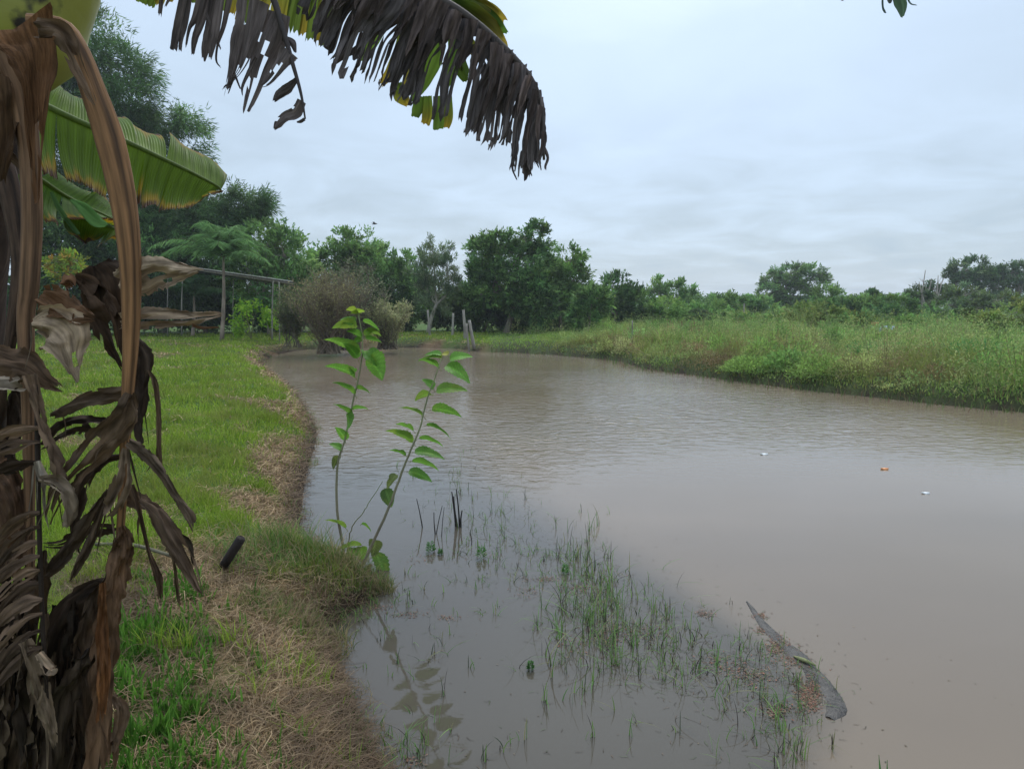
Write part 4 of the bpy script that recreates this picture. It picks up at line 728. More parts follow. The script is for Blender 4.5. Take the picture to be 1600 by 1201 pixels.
# ------------------------------------------------------------------ banana plant
base = np.array([-1.25, 1.5, .35])
ban = empty('banana_plant', base, 'banana plant with hanging dead brown leaves and green fronds at left', 'banana plant')
TB = 1
BR = (.115, .068, .040); GR = (.24, .19, .145); DKB = (.045, .030, .021); RED = (.15, .07, .032); TOPC = (.098, .082, .078)
def ribbon(pts, widths, d, col, name='dead_leaf', parent=None, mat=None, curl=.25, rag=.16, roll=0.0, wr=.006, n=None, across=7, dslope=0.0, endcol=None, fold=0.0, seed=None, rib=True, jag=.10, twist=0.0):
    """a leaf strip: centre line and widths as measured, curled across, rucked and frayed along its edges"""
    k = len(pts); n = n or max(14, 6 * k)
    dd = np.linspace(d, d + dslope, k); w3 = np.array([P(p[0], p[1], q) for p, q in zip(pts, dd)]); L = spline(w3, n); t = np.linspace(0, 1, n)
    W_ = np.maximum(np.interp(t * (k - 1), range(k), widths), .5) * (d / FPX)
    T = norm(np.gradient(L, axis=0)); vw = norm(L - EYE); S_ = norm(np.cross(T, vw)); Nn = np.cross(S_, T)
    ph = RNG.random(6) * 6.28; rl = roll + twist * t + .30 * np.sin(t * 5 + ph[0]) * (1 if rag else 0)
    c_, s_ = np.cos(rl)[:, None], np.sin(rl)[:, None]; S2 = S_ * c_ + Nn * s_; N2 = Nn * c_ - S_ * s_
    f = np.linspace(-1, 1, across); ln = np.linalg.norm(np.diff(L, axis=0), axis=1).sum(); s = t * ln
    e0 = 1 + rag * (np.sin(s * 60 + ph[1]) * .4 + RNG.normal(0, .45, n)); e1 = 1 + rag * (np.sin(s * 47 + ph[2]) * .4 + RNG.normal(0, .45, n))
    V = []
    for q, a in enumerate(f):
        ed = np.where(abs(a) < .99, 1, e0 if a < 0 else e1); half = W_ * .5
        bend = curl * (a * a) * half + wr * (np.sin(s * 38 + a * 4 + ph[3]) + .6 * np.sin(s * 90 - a * 7 + ph[4])) * np.minimum(1, W_ / .03)
        ribs = (.0022 * np.where(q % 2, 1, -1) if rib else 0) * np.minimum(1, W_ / .03)
        cr_ = (noise2(s * 55 + a * 2.5, s * 0 + a * 1.8, 1, int(ph[5] * 999), 2) - .5) * wr * 3.2 * np.minimum(1, W_ / .02)
        bend = bend + cr_
        V.append(L + S2 * (half * a * ed * (1 - fold * abs(a)))[:, None] + N2 * (bend + ribs)[:, None])
    V = np.stack(V, 1); i = np.arange(n - 1)[:, None] * across; j = np.arange(across - 1)[None]; Q = np.stack([i + j, i + j + 1, i + j + across + 1, i + j + across], -1).reshape(-1, 4)
    if mat is None: c0w = np.array([1.10, .98, .80])
    else: c0w = 1
    if jag:
        lf = 1 - jag * RNG.random(across)
        for q in range(across):
            u = t * lf[q] * (n - 1); u0 = np.minimum(u.astype(int), n - 2); fr = (u - u0)[:, None]; V[:, q] = V[u0, q] * (1 - fr) + V[u0 + 1, q] * fr
    U = np.zeros((n, across, 3)); U[..., 0] = f[None] * (W_.max() * .5) + ph[0]; U[..., 1] = s[:, None] + ph[1]
    c0 = np.array(col, float) * c0w; st = RNG.uniform(.72, 1.3, across)[None, :, None]; al = (1 + .18 * np.sin(s * 22 + ph[5]))[:, None, None]; Cc = c0 * st * al * np.ones((n, across, 1))
    if endcol is not None: g = (t ** 1.5)[:, None, None]; Cc = Cc * (1 - g) + np.array(endcol) * st * g
    if mat is None or mat is M_deadtop:      # tears running in from the end and nicks along the edges
        keep = np.ones((n - 1, across - 1), bool); wid_px = max(widths)
        if wid_px > 20:
            for _ in range(RNG.integers(1, 4) if mat is M_deadtop else RNG.integers(0, 3)):
                cidx = RNG.integers(1, across - 2); r0 = int(n * RNG.uniform(.15, .8)); r1 = n if RNG.random() < .55 else min(n, r0 + int(n * RNG.uniform(.1, .35))); keep[r0:r1, cidx] = False
        for side in (0, across - 2) if wid_px > 16 else ():
            for _ in range(RNG.integers(0, 3)):
                r0 = RNG.integers(2, n - 3); keep[r0:r0 + RNG.integers(1, 4), side] = False
        Q = Q.reshape(n - 1, across - 1, 4)[keep]
    mb = MB(); mb.add(V.reshape(-1, 3), Q, None, Cc.reshape(-1, 3), U)
    return mb.build(name, mat or M_dead, parent or ban, True, True)
# trunk wrapped in dry sheaths, rising to a yellow green crown base
mb = MB(); tp = spline([base + [0, 0, -.1], P(-95, 900, 1.5), P(-85, 500, 1.48), P(-50, 200, 1.46), P(-5, 80, 1.45)], 20); tube(mb, tp, np.linspace(.11, .085, 20), 18, pick([(.035, .022, .016), (.055, .034, .022)], 20, .2), rough=.10); mb.build('trunk', M_dead, ban, True, True)
mb = MB(); tube(mb, spline([P(-5, 110, 1.45), P(30, 20, 1.45), P(75, -60, 1.46), P(120, -190, 1.5)], 14), np.array([.085, .10, .115, .12, .12, .115, .11, .105, .10, .09, .08, .075, .07, .065]), 24, (.27, .27, .045)); mb.build('crown_shaft', M_trunk, ban, True)
# arching dry petiole across the view
def petiole(pts, widths, d, colr, name='petiole', flat=.6):
    L = spline(np.array([P(x, y, d) for x, y in pts]), 40); w = np.interp(np.linspace(0, len(pts) - 1, 40), range(len(pts)), widths) * d / FPX / 2
    mb = MB(); n = 40; sides = 16; T = norm(np.gradient(L, axis=0)); vw = norm(L - EYE); S_ = norm(np.cross(T, vw)); Nn = np.cross(S_, T); a = np.arange(sides) / sides * 2 * math.pi
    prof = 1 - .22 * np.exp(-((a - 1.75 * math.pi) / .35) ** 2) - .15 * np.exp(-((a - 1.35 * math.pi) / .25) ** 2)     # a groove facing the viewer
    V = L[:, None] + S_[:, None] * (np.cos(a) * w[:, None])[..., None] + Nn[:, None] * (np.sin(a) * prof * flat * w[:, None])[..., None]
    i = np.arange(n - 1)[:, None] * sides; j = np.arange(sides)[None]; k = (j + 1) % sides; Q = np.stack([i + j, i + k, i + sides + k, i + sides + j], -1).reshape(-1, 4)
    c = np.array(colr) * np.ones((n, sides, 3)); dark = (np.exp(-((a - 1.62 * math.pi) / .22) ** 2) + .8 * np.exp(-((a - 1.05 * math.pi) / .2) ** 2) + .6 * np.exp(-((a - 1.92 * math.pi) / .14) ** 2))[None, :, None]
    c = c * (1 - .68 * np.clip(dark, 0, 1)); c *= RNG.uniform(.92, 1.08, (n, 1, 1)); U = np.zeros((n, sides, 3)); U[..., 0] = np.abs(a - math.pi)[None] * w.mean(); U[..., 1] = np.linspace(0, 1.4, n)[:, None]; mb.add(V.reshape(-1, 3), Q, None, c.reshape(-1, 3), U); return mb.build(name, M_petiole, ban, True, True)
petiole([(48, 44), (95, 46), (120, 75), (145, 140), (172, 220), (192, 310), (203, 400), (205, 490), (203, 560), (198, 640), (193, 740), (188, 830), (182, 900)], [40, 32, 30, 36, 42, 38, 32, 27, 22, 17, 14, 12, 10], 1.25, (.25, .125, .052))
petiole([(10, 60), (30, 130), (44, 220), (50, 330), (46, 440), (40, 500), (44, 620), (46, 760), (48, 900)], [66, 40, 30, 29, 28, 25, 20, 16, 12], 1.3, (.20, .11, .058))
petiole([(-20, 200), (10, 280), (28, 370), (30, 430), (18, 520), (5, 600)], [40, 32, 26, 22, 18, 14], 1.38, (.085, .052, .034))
# torn sheaths below the crown
ribbon([(20, 45), (42, 90), (52, 150), (56, 240), (58, 330)], [130, 74, 36, 18, 8], 1.22, (.15, .082, .045), 'dead_sheath', curl=-.7, rag=.05)
ribbon([(60, 45), (92, 52), (112, 80), (130, 120), (152, 170)], [30, 34, 26, 20, 6], 1.2, (.12, .085, .06), 'dead_sheath', curl=-.6, rag=.1)
ribbon([(-10, 60), (5, 130), (8, 210), (-5, 300)], [60, 46, 30, 14], 1.28, (.10, .062, .038), 'dead_sheath', rag=.08)
ribbon([(-10, 236), (15, 246), (34, 262)], [20, 18, 6], 1.3, (.14, .10, .07), 'dead_sheath')
DEAD = [  # path, widths, distance, colour
 ([(186, 445), (212, 438), (240, 428), (268, 425), (296, 424), (320, 423)], [40, 66, 58, 40, 16, 3], 1.27, (.25, .205, .165), 0),
 ([(188, 502), (214, 499), (250, 497), (290, 498), (322, 494), (348, 491)], [26, 34, 32, 24, 15, 8], 1.28, (.23, .185, .145), 0),
 ([(300, 508), (318, 512), (345, 511)], [5, 4, 2], 1.28, BR, 0),
 ([(150, 412), (168, 440), (176, 490), (186, 540), (200, 590)], [40, 92, 78, 42, 8], 1.34, DKB, .2),
 ([(118, 432), (145, 445), (170, 468), (188, 500)], [12, 44, 60, 40], 1.33, (.06, .04, .028), .3),
 ([(98, 445), (108, 440), (116, 448)], [16, 22, 6], 1.32, (.14, .08, .05), 0),
 ([(62, 462), (88, 474), (118, 490), (150, 498)], [34, 62, 46, 8], 1.24, (.13, .075, .043), .2),
 ([(52, 505), (78, 508), (98, 525), (108, 556), (122, 602)], [30, 74, 84, 44, 4], 1.22, (.21, .17, .135), -.2),
 ([(-20, 560), (10, 566), (40, 572), (70, 595), (104, 612)], [60, 66, 52, 26, 5], 1.23, (.11, .075, .052), .1),
 ([(-20, 600), (10, 600), (36, 598)], [22, 26, 24], 1.2, (.26, .23, .20), .3),
 ([(208, 528), (224, 560), (222, 610), (216, 660), (220, 705), (224, 722)], [14, 32, 24, 20, 12, 3], 1.27, (.05, .038, .032), .4),
 ([(232, 578), (243, 600), (248, 650), (249, 700), (254, 742)], [4, 9, 7, 7, 2], 1.26, (.10, .07, .05), .2),
 ([(206, 615), (192, 655), (158, 695), (122, 732), (92, 768), (72, 830)], [16, 52, 52, 38, 28, 10], 1.22, (.105, .075, .055), .1),
 ([(196, 613), (165, 618), (130, 626), (100, 640), (74, 652)], [22, 26, 24, 20, 8], 1.26, (.12, .09, .068), .1),
 ([(185, 668), (150, 664), (115, 664), (88, 675), (62, 702)], [22, 32, 28, 26, 14], 1.3, (.035, .026, .020), 0),
 ([(200, 690), (225, 708), (252, 738), (275, 775), (296, 806), (304, 832)], [14, 20, 13, 11, 15, 4], 1.22, (.11, .085, .065), .2),
 ([(196, 775), (222, 785), (240, 792)], [26, 26, 6], 1.27, (.10, .07, .05), 0),
 ([(218, 780), (245, 800), (268, 840), (292, 880), (310, 918), (318, 928)], [8, 24, 34, 27, 10, 2], 1.22, (.125, .09, .07), .1),
 ([(204, 758), (218, 800), (232, 860), (248, 905), (252, 948)], [12, 7, 5, 12, 2], 1.24, (.075, .05, .036), .1),
 ([(258, 830), (270, 870), (276, 915), (282, 952)], [4, 5, 8, 2], 1.25, (.08, .06, .04), .1),
 ([(282, 835), (296, 850), (303, 885)], [5, 11, 4], 1.24, (.05, .04, .03), .1),
 ([(190, 712), (160, 722), (132, 752), (118, 800), (112, 842)], [8, 18, 26, 22, 6], 1.27, (.045, .033, .026), .3),
 ([(196, 700), (192, 750), (176, 790), (160, 810)], [10, 30, 30, 8], 1.2, (.15, .115, .09), .1),
 ([(172, 765), (150, 800), (118, 845), (90, 880), (66, 905)], [12, 18, 24, 22, 8], 1.24, (.06, .045, .034), .2),
 ([(180, 826), (150, 828), (118, 838), (92, 850), (64, 850)], [16, 24, 20, 14, 8], 1.27, (.04, .03, .022), 0),
 ([(165, 778), (146, 835), (124, 880), (108, 912)], [8, 14, 13, 3], 1.22, (.075, .055, .042), .2),
 ([(190, 822), (195, 850), (186, 890), (176, 950), (164, 1040), (162, 1130), (158, 1260)], [12, 30, 34, 42, 54, 58, 60], 1.24, (.12, .075, .05), .1),
 ([(184, 840), (172, 900), (150, 960), (140, 1030), (142, 1120), (135, 1260)], [8, 24, 42, 52, 56, 60], 1.28, (.060, .042, .030), .3),
 ([(160, 910), (160, 980), (162, 1060), (158, 1130)], [10, 18, 20, 12], 1.21, RED, .1),
 ([(180, 905), (140, 925), (104, 962), (84, 1020), (78, 1090)], [10, 38, 46, 40, 20], 1.3, (.038, .028, .022), .2),
 ([(176, 1085), (190, 1110), (185, 1150), (176, 1180)], [10, 22, 22, 6], 1.26, (.17, .12, .09), .2),
 ([(46, 585), (58, 630), (76, 690), (92, 735), (104, 756)], [20, 16, 22, 28, 8], 1.2, (.14, .10, .075), .3),
 ([(60, 748), (86, 752), (106, 772), (108, 808), (100, 826)], [8, 20, 28, 20, 5], 1.19, (.22, .18, .145), .3),
 ([(58, 720), (66, 745), (84, 760)], [10, 14, 3], 1.2, (.28, .26, .24), .1),
 ([(-20, 735), (4, 755), (22, 800), (14, 860), (-10, 900)], [60, 54, 46, 50, 60], 1.28, (.10, .062, .042), 0),
 ([(150, 1015), (120, 1060), (100, 1120), (95, 1240)], [20, 44, 56, 70], 1.26, (.05, .037, .028), .2),
 ([(40, 1000), (62, 1070), (78, 1130), (86, 1170)], [20, 30, 20, 6], 1.2, (.16, .125, .095), .2),
 ([(60, 1020), (80, 1045), (88, 1040)], [12, 22, 4], 1.19, (.24, .19, .15), .2)]
for i, (pt, wd, d_, cc_, rl) in enumerate(DEAD): ribbon(pt, wd, d_, np.array(cc_) * (1.2 if i in (0, 1, 7) else .95), roll=rl, across=9, n=max(30, 9 * len(pt)), twist=RNG.uniform(-.7, .7), jag=.14, rag=.13)
for i in range(34):        # thin torn slivers hanging from the dead leaves
    pt, wd, d_, cc_, rl = DEAD[RNG.integers(0, len(DEAD) - 1)]; k = RNG.integers(0, len(pt) - 1); x0, y0 = pt[k]; ln = RNG.uniform(30, 95); sx = RNG.uniform(-22, 22)
    ribbon([(x0 + RNG.uniform(-8, 8), y0), (x0 + sx * .4, y0 + ln * .45), (x0 + sx + RNG.uniform(-8, 8), y0 + ln)], [2.5, RNG.uniform(2, 6), 1], d_ + RNG.uniform(-.03, .03), np.array(cc_) * RNG.uniform(.45, 1.1), 'dead_leaf', twist=RNG.uniform(-2, 2), across=5, rag=.2)
# the hanging leaf at far left keeps a black midrib with combed strips on its left
rachis = link('dead_leaf', mesh_from('dead_leaf', [(0, 0, 0)]), None, ban); bpy.data.objects.remove(rachis)
mb = MB(); tube(mb, spline([P(58, 600, 1.21), P(60, 760, 1.21), P(63, 880, 1.21), P(67, 980, 1.21), P(72, 1060, 1.21), P(74, 1120, 1.21)], 24), np.linspace(.0042, .0028, 24), 8, (.028, .018, .013)); rach = mb.build('dead_leaf', M_petiole, ban, True)
ys = [668, 690, 722, 800, 822, 846, 868, 890, 912, 936, 958, 984, 1010]
for q, y_ in enumerate(ys):
    dn_ = 14 if y_ < 740 else RNG.uniform(34, 62); c_ = np.array((.14, .10, .078)) * RNG.uniform(.3, 1.1)
    ribbon([(62 + (y_ > 900) * 4, y_), (44, y_ + dn_ * .12), (20, y_ + dn_ * .5), (0, y_ + dn_), (-16, y_ + dn_ * 1.5)], [5, RNG.uniform(9, 27), RNG.uniform(12, 30), 18, 6], 1.2 + .004 * (q % 3), c_, 'leaf_strip', rach, roll=RNG.uniform(-.2, .3), wr=.002, rag=.10)
for q in range(40):
    x0 = RNG.uniform(-20, 125); y0 = RNG.uniform(850, 1080); dx = RNG.uniform(-30, 20)
    ribbon([(x0, y0), (x0 + dx * .3 + RNG.uniform(-8, 8), y0 + 70), (x0 + dx * .7, y0 + 150), (x0 + dx, y0 + 260)], [6, RNG.uniform(16, 34), RNG.uniform(18, 38), 12], RNG.uniform(1.27, 1.36), [(.035, .025, .019), (.060, .042, .030), (.024, .018, .014), (.12, .09, .068)][RNG.integers(0, 4)], roll=RNG.uniform(-.7, .7), twist=RNG.uniform(-1.3, 1.3), wr=.009, jag=.2)
for q in range(14):
    x0 = RNG.uniform(-25, 45); y0 = RNG.uniform(480, 760)
    ribbon([(x0, y0), (x0 + RNG.uniform(-18, 6), y0 + 60), (x0 + RNG.uniform(-25, 10), y0 + 130)], [10, RNG.uniform(18, 34), 6], RNG.uniform(1.32, 1.4), [(.05, .036, .028), (.09, .06, .044), (.035, .026, .021)][RNG.integers(0, 3)], roll=RNG.uniform(-.5, .5))

# green leaves: midrib with slit blades whose margins have yellowed and browned
M_margin = M_bleaf
def green_leaf(mid, low, up, d0, d1, colr, nseg_l, nseg_u, burn=.5, label=None):
    n = 72; M3 = spline(np.array([P(x, y, d0 + (d1 - d0) * i / (len(mid) - 1)) for i, (x, y) in enumerate(mid)]), n)
    mb = MB(); tube(mb, M3, np.linspace(.011, .003, n), 7, (.20, .27, .075)); lf = mb.build('leaf', M_bleaf, ban, True, True)
    if label: lf['label'] = label
    for side, (edge_, nseg) in enumerate(((low, nseg_l), (up, nseg_u))):
        if edge_ is None: continue
        E3 = spline(np.array([P(x, y, d0 + (d1 - d0) * i / (len(edge_) - 1) + (-.10 if side == 0 else .12)) for i, (x, y) in enumerate(edge_)]), n)
        mb = MB(); cuts = np.sort(RNG.choice(np.arange(3, n - 3), nseg - 1, replace=False)); cuts = np.concatenate([[0], cuts, [n - 1]])
        for a_, b_ in zip(cuts[:-1], cuts[1:]):
            if b_ <= a_: continue
            kk = 6 * (b_ - a_) + 1; u = np.linspace(a_, b_, kk); i0 = np.minimum(u.astype(int), n - 2); f = (u - i0)[:, None]; Mi = M3[i0] * (1 - f) + M3[i0 + 1] * f; Ei = E3[i0] * (1 - f) + E3[i0 + 1] * f
            gap = (u - (a_ + b_) / 2) / max(b_ - a_, 1); Wn = RNG.uniform(.0, .035); m = 13; s = np.linspace(0, 1, m); depth = 1 + RNG.normal(0, .018, kk) - RNG.random() * .03; tilt = RNG.normal(0, .012)
            V = Mi[:, None] * (1 - s[None, :, None] * depth[:, None, None]) + Ei[:, None] * (s[None, :, None] * depth[:, None, None])
            tan = norm(M3[min(b_, n - 1)] - M3[a_]); V = V - tan * (gap[:, None] * s[None] ** 2 * Wn * (b_ - a_) * .06)[..., None]
            nrm_ = norm(np.cross(tan, norm(Ei.mean(0) - Mi.mean(0)))); corr = .0016 * ((np.arange(kk) % 4 < 2) * 2 - 1) * 1.0; V = V + nrm_ * (np.sin(np.pi * s)[None] * .018 + corr[:, None] * np.minimum(1, s * 4)[None] + (gap ** 2)[:, None] * .05 * s[None] + tilt * s[None])[..., None]
            bt = burn * RNG.uniform(.3, 1.4) * noise2(u, u * 0 + side, .5, int(a_) + 3, 3)[:, None] * 2; g = sstep(.93 - .32 * bt, 1.0 - .16 * bt, s[None] + 0 * u[:, None]); br_ = sstep(.985 - .13 * bt, 1.02 - .10 * bt, s[None] + RNG.normal(0, .02, (kk, m)))
            c = np.array(colr) * (1 + .12 * np.sin(u * 2.2))[:, None, None] * np.ones((kk, m, 3)) * RNG.uniform(.85, 1.15); c = c * (1 - g[..., None]) + np.array([.42, .27, .02]) * g[..., None]; c = c * (1 - br_[..., None]) + np.array([.10, .045, .018]) * br_[..., None]
            i = np.arange(kk - 1)[:, None] * m; j = np.arange(m - 1)[None]; mb.add(V.reshape(-1, 3), np.stack([i + j, i + j + 1, i + j + m + 1, i + j + m], -1).reshape(-1, 4), None, c.reshape(-1, 3), np.stack([u[:, None] * .012 + 0 * s[None], s[None] * .3 + 0 * u[:, None], np.full((kk, m), float(side))], -1))
        mb.build('blade', M_bleaf, lf, True, True)
    return lf
GL = (.150, .235, .015)
green_leaf([(-60, 120), (0, 135), (60, 160), (120, 188), (190, 218), (250, 246), (300, 270), (338, 290), (345, 297)],
           [(-60, 215), (0, 240), (62, 262), (108, 278), (150, 298), (205, 318), (250, 322), (292, 322), (325, 306), (346, 298)],
           [(-50, 95), (10, 110), (72, 140), (110, 165), (160, 186), (235, 214), (275, 238), (318, 258), (346, 292)], 1.75, 2.15, GL, 13, 6, 1.15)
green_leaf([(-40, 240), (20, 255), (62, 280), (100, 305), (140, 325), (182, 345)], [(-40, 330), (20, 318), (66, 330), (108, 348), (150, 352), (184, 350)], [(-30, 225), (30, 245), (90, 268), (130, 290), (160, 312), (184, 342)], 1.9, 2.2, (.12, .22, .02), 6, 4, 1.1)
green_leaf([(100, 330), (135, 342), (165, 352), (186, 360)], [(100, 360), (130, 384), (150, 380), (186, 366)], None, 2.1, 2.2, (.16, .24, .02), 3, 1, 1.2)
ribbon([(80, 300), (95, 330), (118, 360), (126, 366)], [5, 8, 7, 2], 2.0, (.10, .20, .07), 'leaf_strip', None, M_bleaf, rag=0, wr=.001)
ribbon([(110, 312), (130, 325), (150, 345), (170, 352)], [4, 18, 20, 4], 1.98, (.09, .20, .06), 'leaf_strip', None, M_bleaf, rag=0, wr=.001)

# overhead: big dead frond folded over a rib, its strips hanging
rp = [(330, -210), (420, -120), (500, -70), (600, -30), (690, 2), (748, 40), (800, 88), (832, 128), (845, 168), (848, 215), (850, 250)]
DT = 1.72
mb = MB(); R3 = spline([P(130, -190, 1.5)] + [P(x, y, DT) for x, y in rp], 50); tube(mb, R3, np.linspace(.017, .003, 50), 8, (.075, .06, .05)); frond = mb.build('dead_leaf', M_petiole, ban, True)
HS = [((520, -60), (474, 42), 34), ((545, -52), (488, 60), 30), ((560, -46), (500, 70), 34), ((575, -40), (514, 84), 34), ((590, -34), (524, 98), 36), ((605, -28), (534, 122), 34), ((615, -24), (546, 108), 26),
      ((632, -18), (558, 132), 30), ((648, -12), (572, 134), 30), ((655, -10), (584, 142), 20), ((668, -5), (606, 142), 24), ((678, -2), (616, 156), 26), ((690, 2), (630, 162), 30), ((700, 10), (648, 172), 30), ((712, 16), (662, 182), 30), ((724, 24), (678, 186), 28), ((735, 30), (690, 190), 30),
      ((748, 40), (703, 192), 28), ((758, 48), (716, 205), 28), ((768, 58), (728, 210), 28), ((778, 68), (742, 222), 26), ((788, 76), (754, 228), 24), ((796, 84), (766, 232), 20), ((804, 92), (776, 236), 18), ((812, 100), (784, 240), 20), ((820, 110), (794, 244), 20), ((827, 118), (803, 252), 17), ((833, 128), (810, 268), 15), ((838, 140), (818, 286), 14), ((842, 152), (826, 272), 13), ((845, 165), (832, 262), 12), ((847, 185), (838, 258), 10), ((849, 205), (844, 268), 7), ((850, 230), (852, 272), 4)]
for q, ((ax_, ay_), (bx_, by_), w_) in enumerate(HS):
    if q in (14, 17): continue
    w_ *= (RNG.uniform(.75, .98) if 12 < q < 20 else RNG.uniform(1.0, 1.25)); bx_ += RNG.uniform(-6, 6); by_ += RNG.uniform(-14, 8); mxp = ax_ * .42 + bx_ * .58 + RNG.uniform(-4, 5); myp = (ay_ + by_) / 2; tw = RNG.uniform(.55, .95)
    shade = RNG.uniform(.8, 1.35) * (1 + .25 * (q > 20))
    ribbon([(ax_, ay_), (ax_ * .75 + bx_ * .25 + 3, ay_ * .75 + by_ * .25), (mxp, myp), (bx_ * .85 + ax_ * .15, by_ * .85 + ay_ * .15), (bx_ + RNG.uniform(-4, 4), by_)], [w_ * .95, w_ * 1.1, w_ * 1.05 * tw, w_ * .95 * tw, w_ * RNG.uniform(.3, .8)], DT + .012 * math.sin(q * 2.3), np.array(TOPC) * shade, 'leaf_strip', frond, M_deadtop, roll=RNG.uniform(-.3, .3), twist=RNG.uniform(-.6, .6), wr=.0035, rag=.12, curl=.18, jag=.2)
for q in range(0, 33, 2):
    (ax_, ay_), (bx_, by_), w_ = HS[q]; k_ = RNG.uniform(.5, .85); bx_ = ax_ + (bx_ - ax_) * k_ + RNG.uniform(-8, 8); by_ = ay_ + (by_ - ay_) * k_
    ribbon([(ax_, ay_), ((ax_ + bx_) / 2 + RNG.uniform(-4, 4), (ay_ + by_) / 2), (bx_, by_)], [w_ * .8, w_ * RNG.uniform(.4, .9), 3], DT - .03, np.array(TOPC) * RNG.uniform(.7, 1.5) * [1.15, 1, .92], 'leaf_strip', frond, M_deadtop, roll=RNG.uniform(-.5, .5), twist=RNG.uniform(-.9, .9), wr=.004, rag=.12, jag=.2, across=9)
for q in range(16):      # frayed curls at the tip
    x0 = RNG.uniform(800, 846); y0 = RNG.uniform(215, 240); ribbon([(x0, y0), (x0 - RNG.uniform(-2, 6), y0 + 22), (x0 - RNG.uniform(-6, 10), y0 + 44)], [5, 3.5, 1.5], DT, np.array(TOPC) * RNG.uniform(.8, 1.3), 'leaf_strip', frond, M_deadtop, rag=.2, wr=.003)
# second dead rib with hanging streamers, broken at its end
mb = MB(); tube(mb, spline([P(130, -190, 1.5), P(250, -110, 1.55), P(350, -60, 1.6), P(418, -15, 1.62), P(440, 40, 1.62), P(456, 95, 1.62), P(470, 145, 1.62), P(477, 186, 1.62)], 40), np.linspace(.012, .0018, 40), 7, (.06, .048, .045)); fr2 = mb.build('dead_leaf', M_petiole, ban, True)
for pt, wd in [([(300, -60), (286, 10), (276, 50), (270, 80)], [16, 15, 13, 11]), ([(300, -40), (290, 30), (283, 60), (281, 84)], [10, 9, 8, 4]), ([(262, -60), (254, -10), (249, 28)], [8, 7, 5]), ([(268, -60), (266, -10), (258, 12)], [8, 6, 2]), ([(326, -50), (308, 20), (296, 45), (290, 76)], [14, 11, 5, 2]), ([(335, -50), (315, 30), (304, 62), (301, 90)], [14, 12, 9, 3]), ([(345, -50), (330, 30), (322, 70), (318, 98)], [18, 17, 14, 4]), ([(352, -50), (338, 40), (332, 70), (328, 94)], [12, 12, 10, 4]), ([(366, -50), (352, 30), (340, 70), (338, 95), (346, 107)], [12, 7, 4, 3, 1]), ([(322, 20), (334, 50), (346, 80)], [3, 4, 2]),
               ([(388, -40), (384, 20), (374, 62), (364, 110), (352, 154)], [26, 32, 24, 14, 4]), ([(406, 0), (392, 60), (374, 110), (346, 142)], [30, 20, 8, 2]), ([(436, 20), (424, 60), (408, 100), (396, 140), (380, 185)], [34, 44, 32, 20, 8]), ([(452, 80), (438, 100), (420, 126), (408, 136)], [30, 22, 12, 3]), ([(400, 90), (390, 110), (379, 135), (379, 152)], [5, 6, 4, 1]), ([(366, 115), (376, 140)], [4, 2]),
               ([(464, 124), (450, 138), (436, 148), (427, 160)], [8, 15, 13, 4]), ([(472, 158), (462, 176), (446, 182), (434, 194), (428, 204)], [14, 18, 16, 12, 2]), ([(476, 186), (470, 190), (463, 191)], [5, 5, 2]), ([(440, 60), (456, 66), (462, 84)], [8, 12, 3])]:
    ribbon(pt, wd, 1.62 + RNG.uniform(-.01, .01), np.array(TOPC) * RNG.uniform(.9, 1.45) * [1.05, 1, .97], 'leaf_strip', fr2, M_deadtop, roll=RNG.uniform(-.3, .3), wr=.0018, rag=.06, curl=.3)
# green fronds behind the dead ones
def comb_leaf(rib_, strips, d, colr, burn=.4, dstart=True):
    mb = MB(); pts = ([P(130, -190, 1.5)] if dstart else []) + [P(x, y, d) for x, y in rib_]; tube(mb, spline(pts, 26), np.linspace(.010, .003, 26), 7, (.2, .26, .07)); lf = mb.build('leaf', M_bleaf, ban, True, True)
    for pt, wd in strips: ribbon(pt, wd, d, np.array(colr) * RNG.uniform(.8, 1.25), 'leaf_strip', lf, M_bleaf, roll=RNG.uniform(-.2, .2), wr=.0012, rag=.03, curl=.12, endcol=(.34, .24, .03) if RNG.random() < burn else None)
bot = [(210, 2), (222, 8), (234, 12), (246, 11), (262, 4), (300, 6), (316, 8), (332, 12), (346, 18), (360, 24), (372, 34), (384, 40), (396, 36), (410, 30), (424, 44), (438, 52), (450, 52), (462, 58), (472, 60), (482, 70), (494, 74), (504, 74), (516, 72)]
comb_leaf([(220, -95), (330, -70), (430, -45), (520, -20), (560, 0)], [([(x + 22, -60 + (x - 200) * .12), (x + 10, -20 + y * .4), (x, y)], [14, 14, 11]) for x, y in bot], 1.85, (.13, .19, .03))
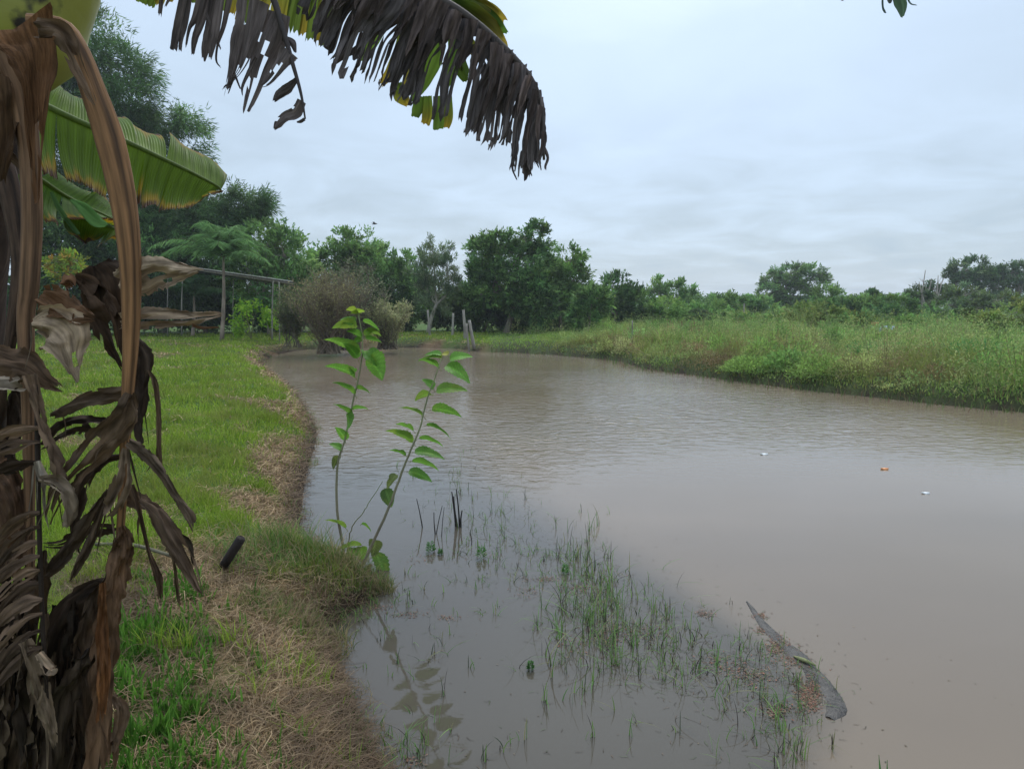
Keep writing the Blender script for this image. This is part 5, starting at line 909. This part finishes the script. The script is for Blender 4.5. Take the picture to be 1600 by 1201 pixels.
comb_leaf([(560, -80), (640, -40), (690, -8), (708, 6)], [([(704, -12), (740, 8), (772, 24), (792, 36)], [20, 32, 26, 10]), ([(706, 4), (735, 22), (765, 46), (792, 78)], [20, 36, 32, 10]), ([(712, 0), (742, 14), (770, 34), (793, 58)], [16, 24, 24, 10]), ([(700, -14), (745, 0), (785, 22)], [10, 14, 4])], 1.9, (.07, .14, .02), .6)
comb_leaf([(560, -80), (640, -40), (700, 20), (716, 60), (722, 110)], [([(618, 5), (596, 40), (575, 75), (558, 94)], [18, 22, 18, 12]), ([(640, 10), (632, 60), (612, 110), (592, 135)], [20, 24, 18, 8]), ([(668, 20), (652, 70), (640, 120), (628, 160)], [20, 22, 20, 10]), ([(690, 40), (680, 90), (662, 130), (640, 160)], [14, 24, 20, 8]), ([(706, 60), (710, 90), (700, 120), (690, 150)], [12, 24, 20, 6]), ([(718, 80), (722, 110), (728, 130)], [10, 22, 6]), ([(655, 150), (652, 172), (648, 184)], [14, 17, 12]), ([(668, 150), (668, 178), (664, 196)], [14, 17, 13]), ([(684, 150), (686, 182), (684, 204)], [14, 19, 15]), ([(700, 150), (701, 184), (697, 202)], [12, 14, 8]), ([(620, 130), (628, 150), (640, 165)], [14, 26, 8]), ([(722, 60), (735, 70), (742, 90)], [8, 18, 6])], 1.82, (.10, .17, .025), .6)
# torn leaf tip hanging into the top right
mb = MB(); tube(mb, spline([P(130, -190, 1.5), P(500, -420, 1.5), P(1000, -330, 1.5), P(1340, -120, 1.5), P(1405, -40, 1.5)], 40), np.linspace(.02, .004, 40), 7, (.14, .2, .06)); lf = mb.build('leaf', M_bleaf, ban, True, True)
for pt, wd, c_ in [([(1404, -50), (1405, -5), (1409, 12), (1410, 29)], [20, 19, 15, 3], (.07, .12, .07)), ([(1386, -50), (1390, -5), (1391, 7)], [12, 9, 2], (.06, .07, .06)), ([(1380, -50), (1379, 5), (1382, 18), (1385, 21)], [3, 3, 3, 1], (.05, .08, .07)), ([(1412, -40), (1420, 2), (1434, 9)], [4, 2.5, 1], (.06, .09, .08)), ([(1318, -60), (1314, -8), (1312, 1)], [20, 14, 7], (.05, .06, .06))]:
    ribbon(pt, wd, 1.5, c_, 'leaf_strip', lf, M_bleaf, wr=.001, rag=.05)
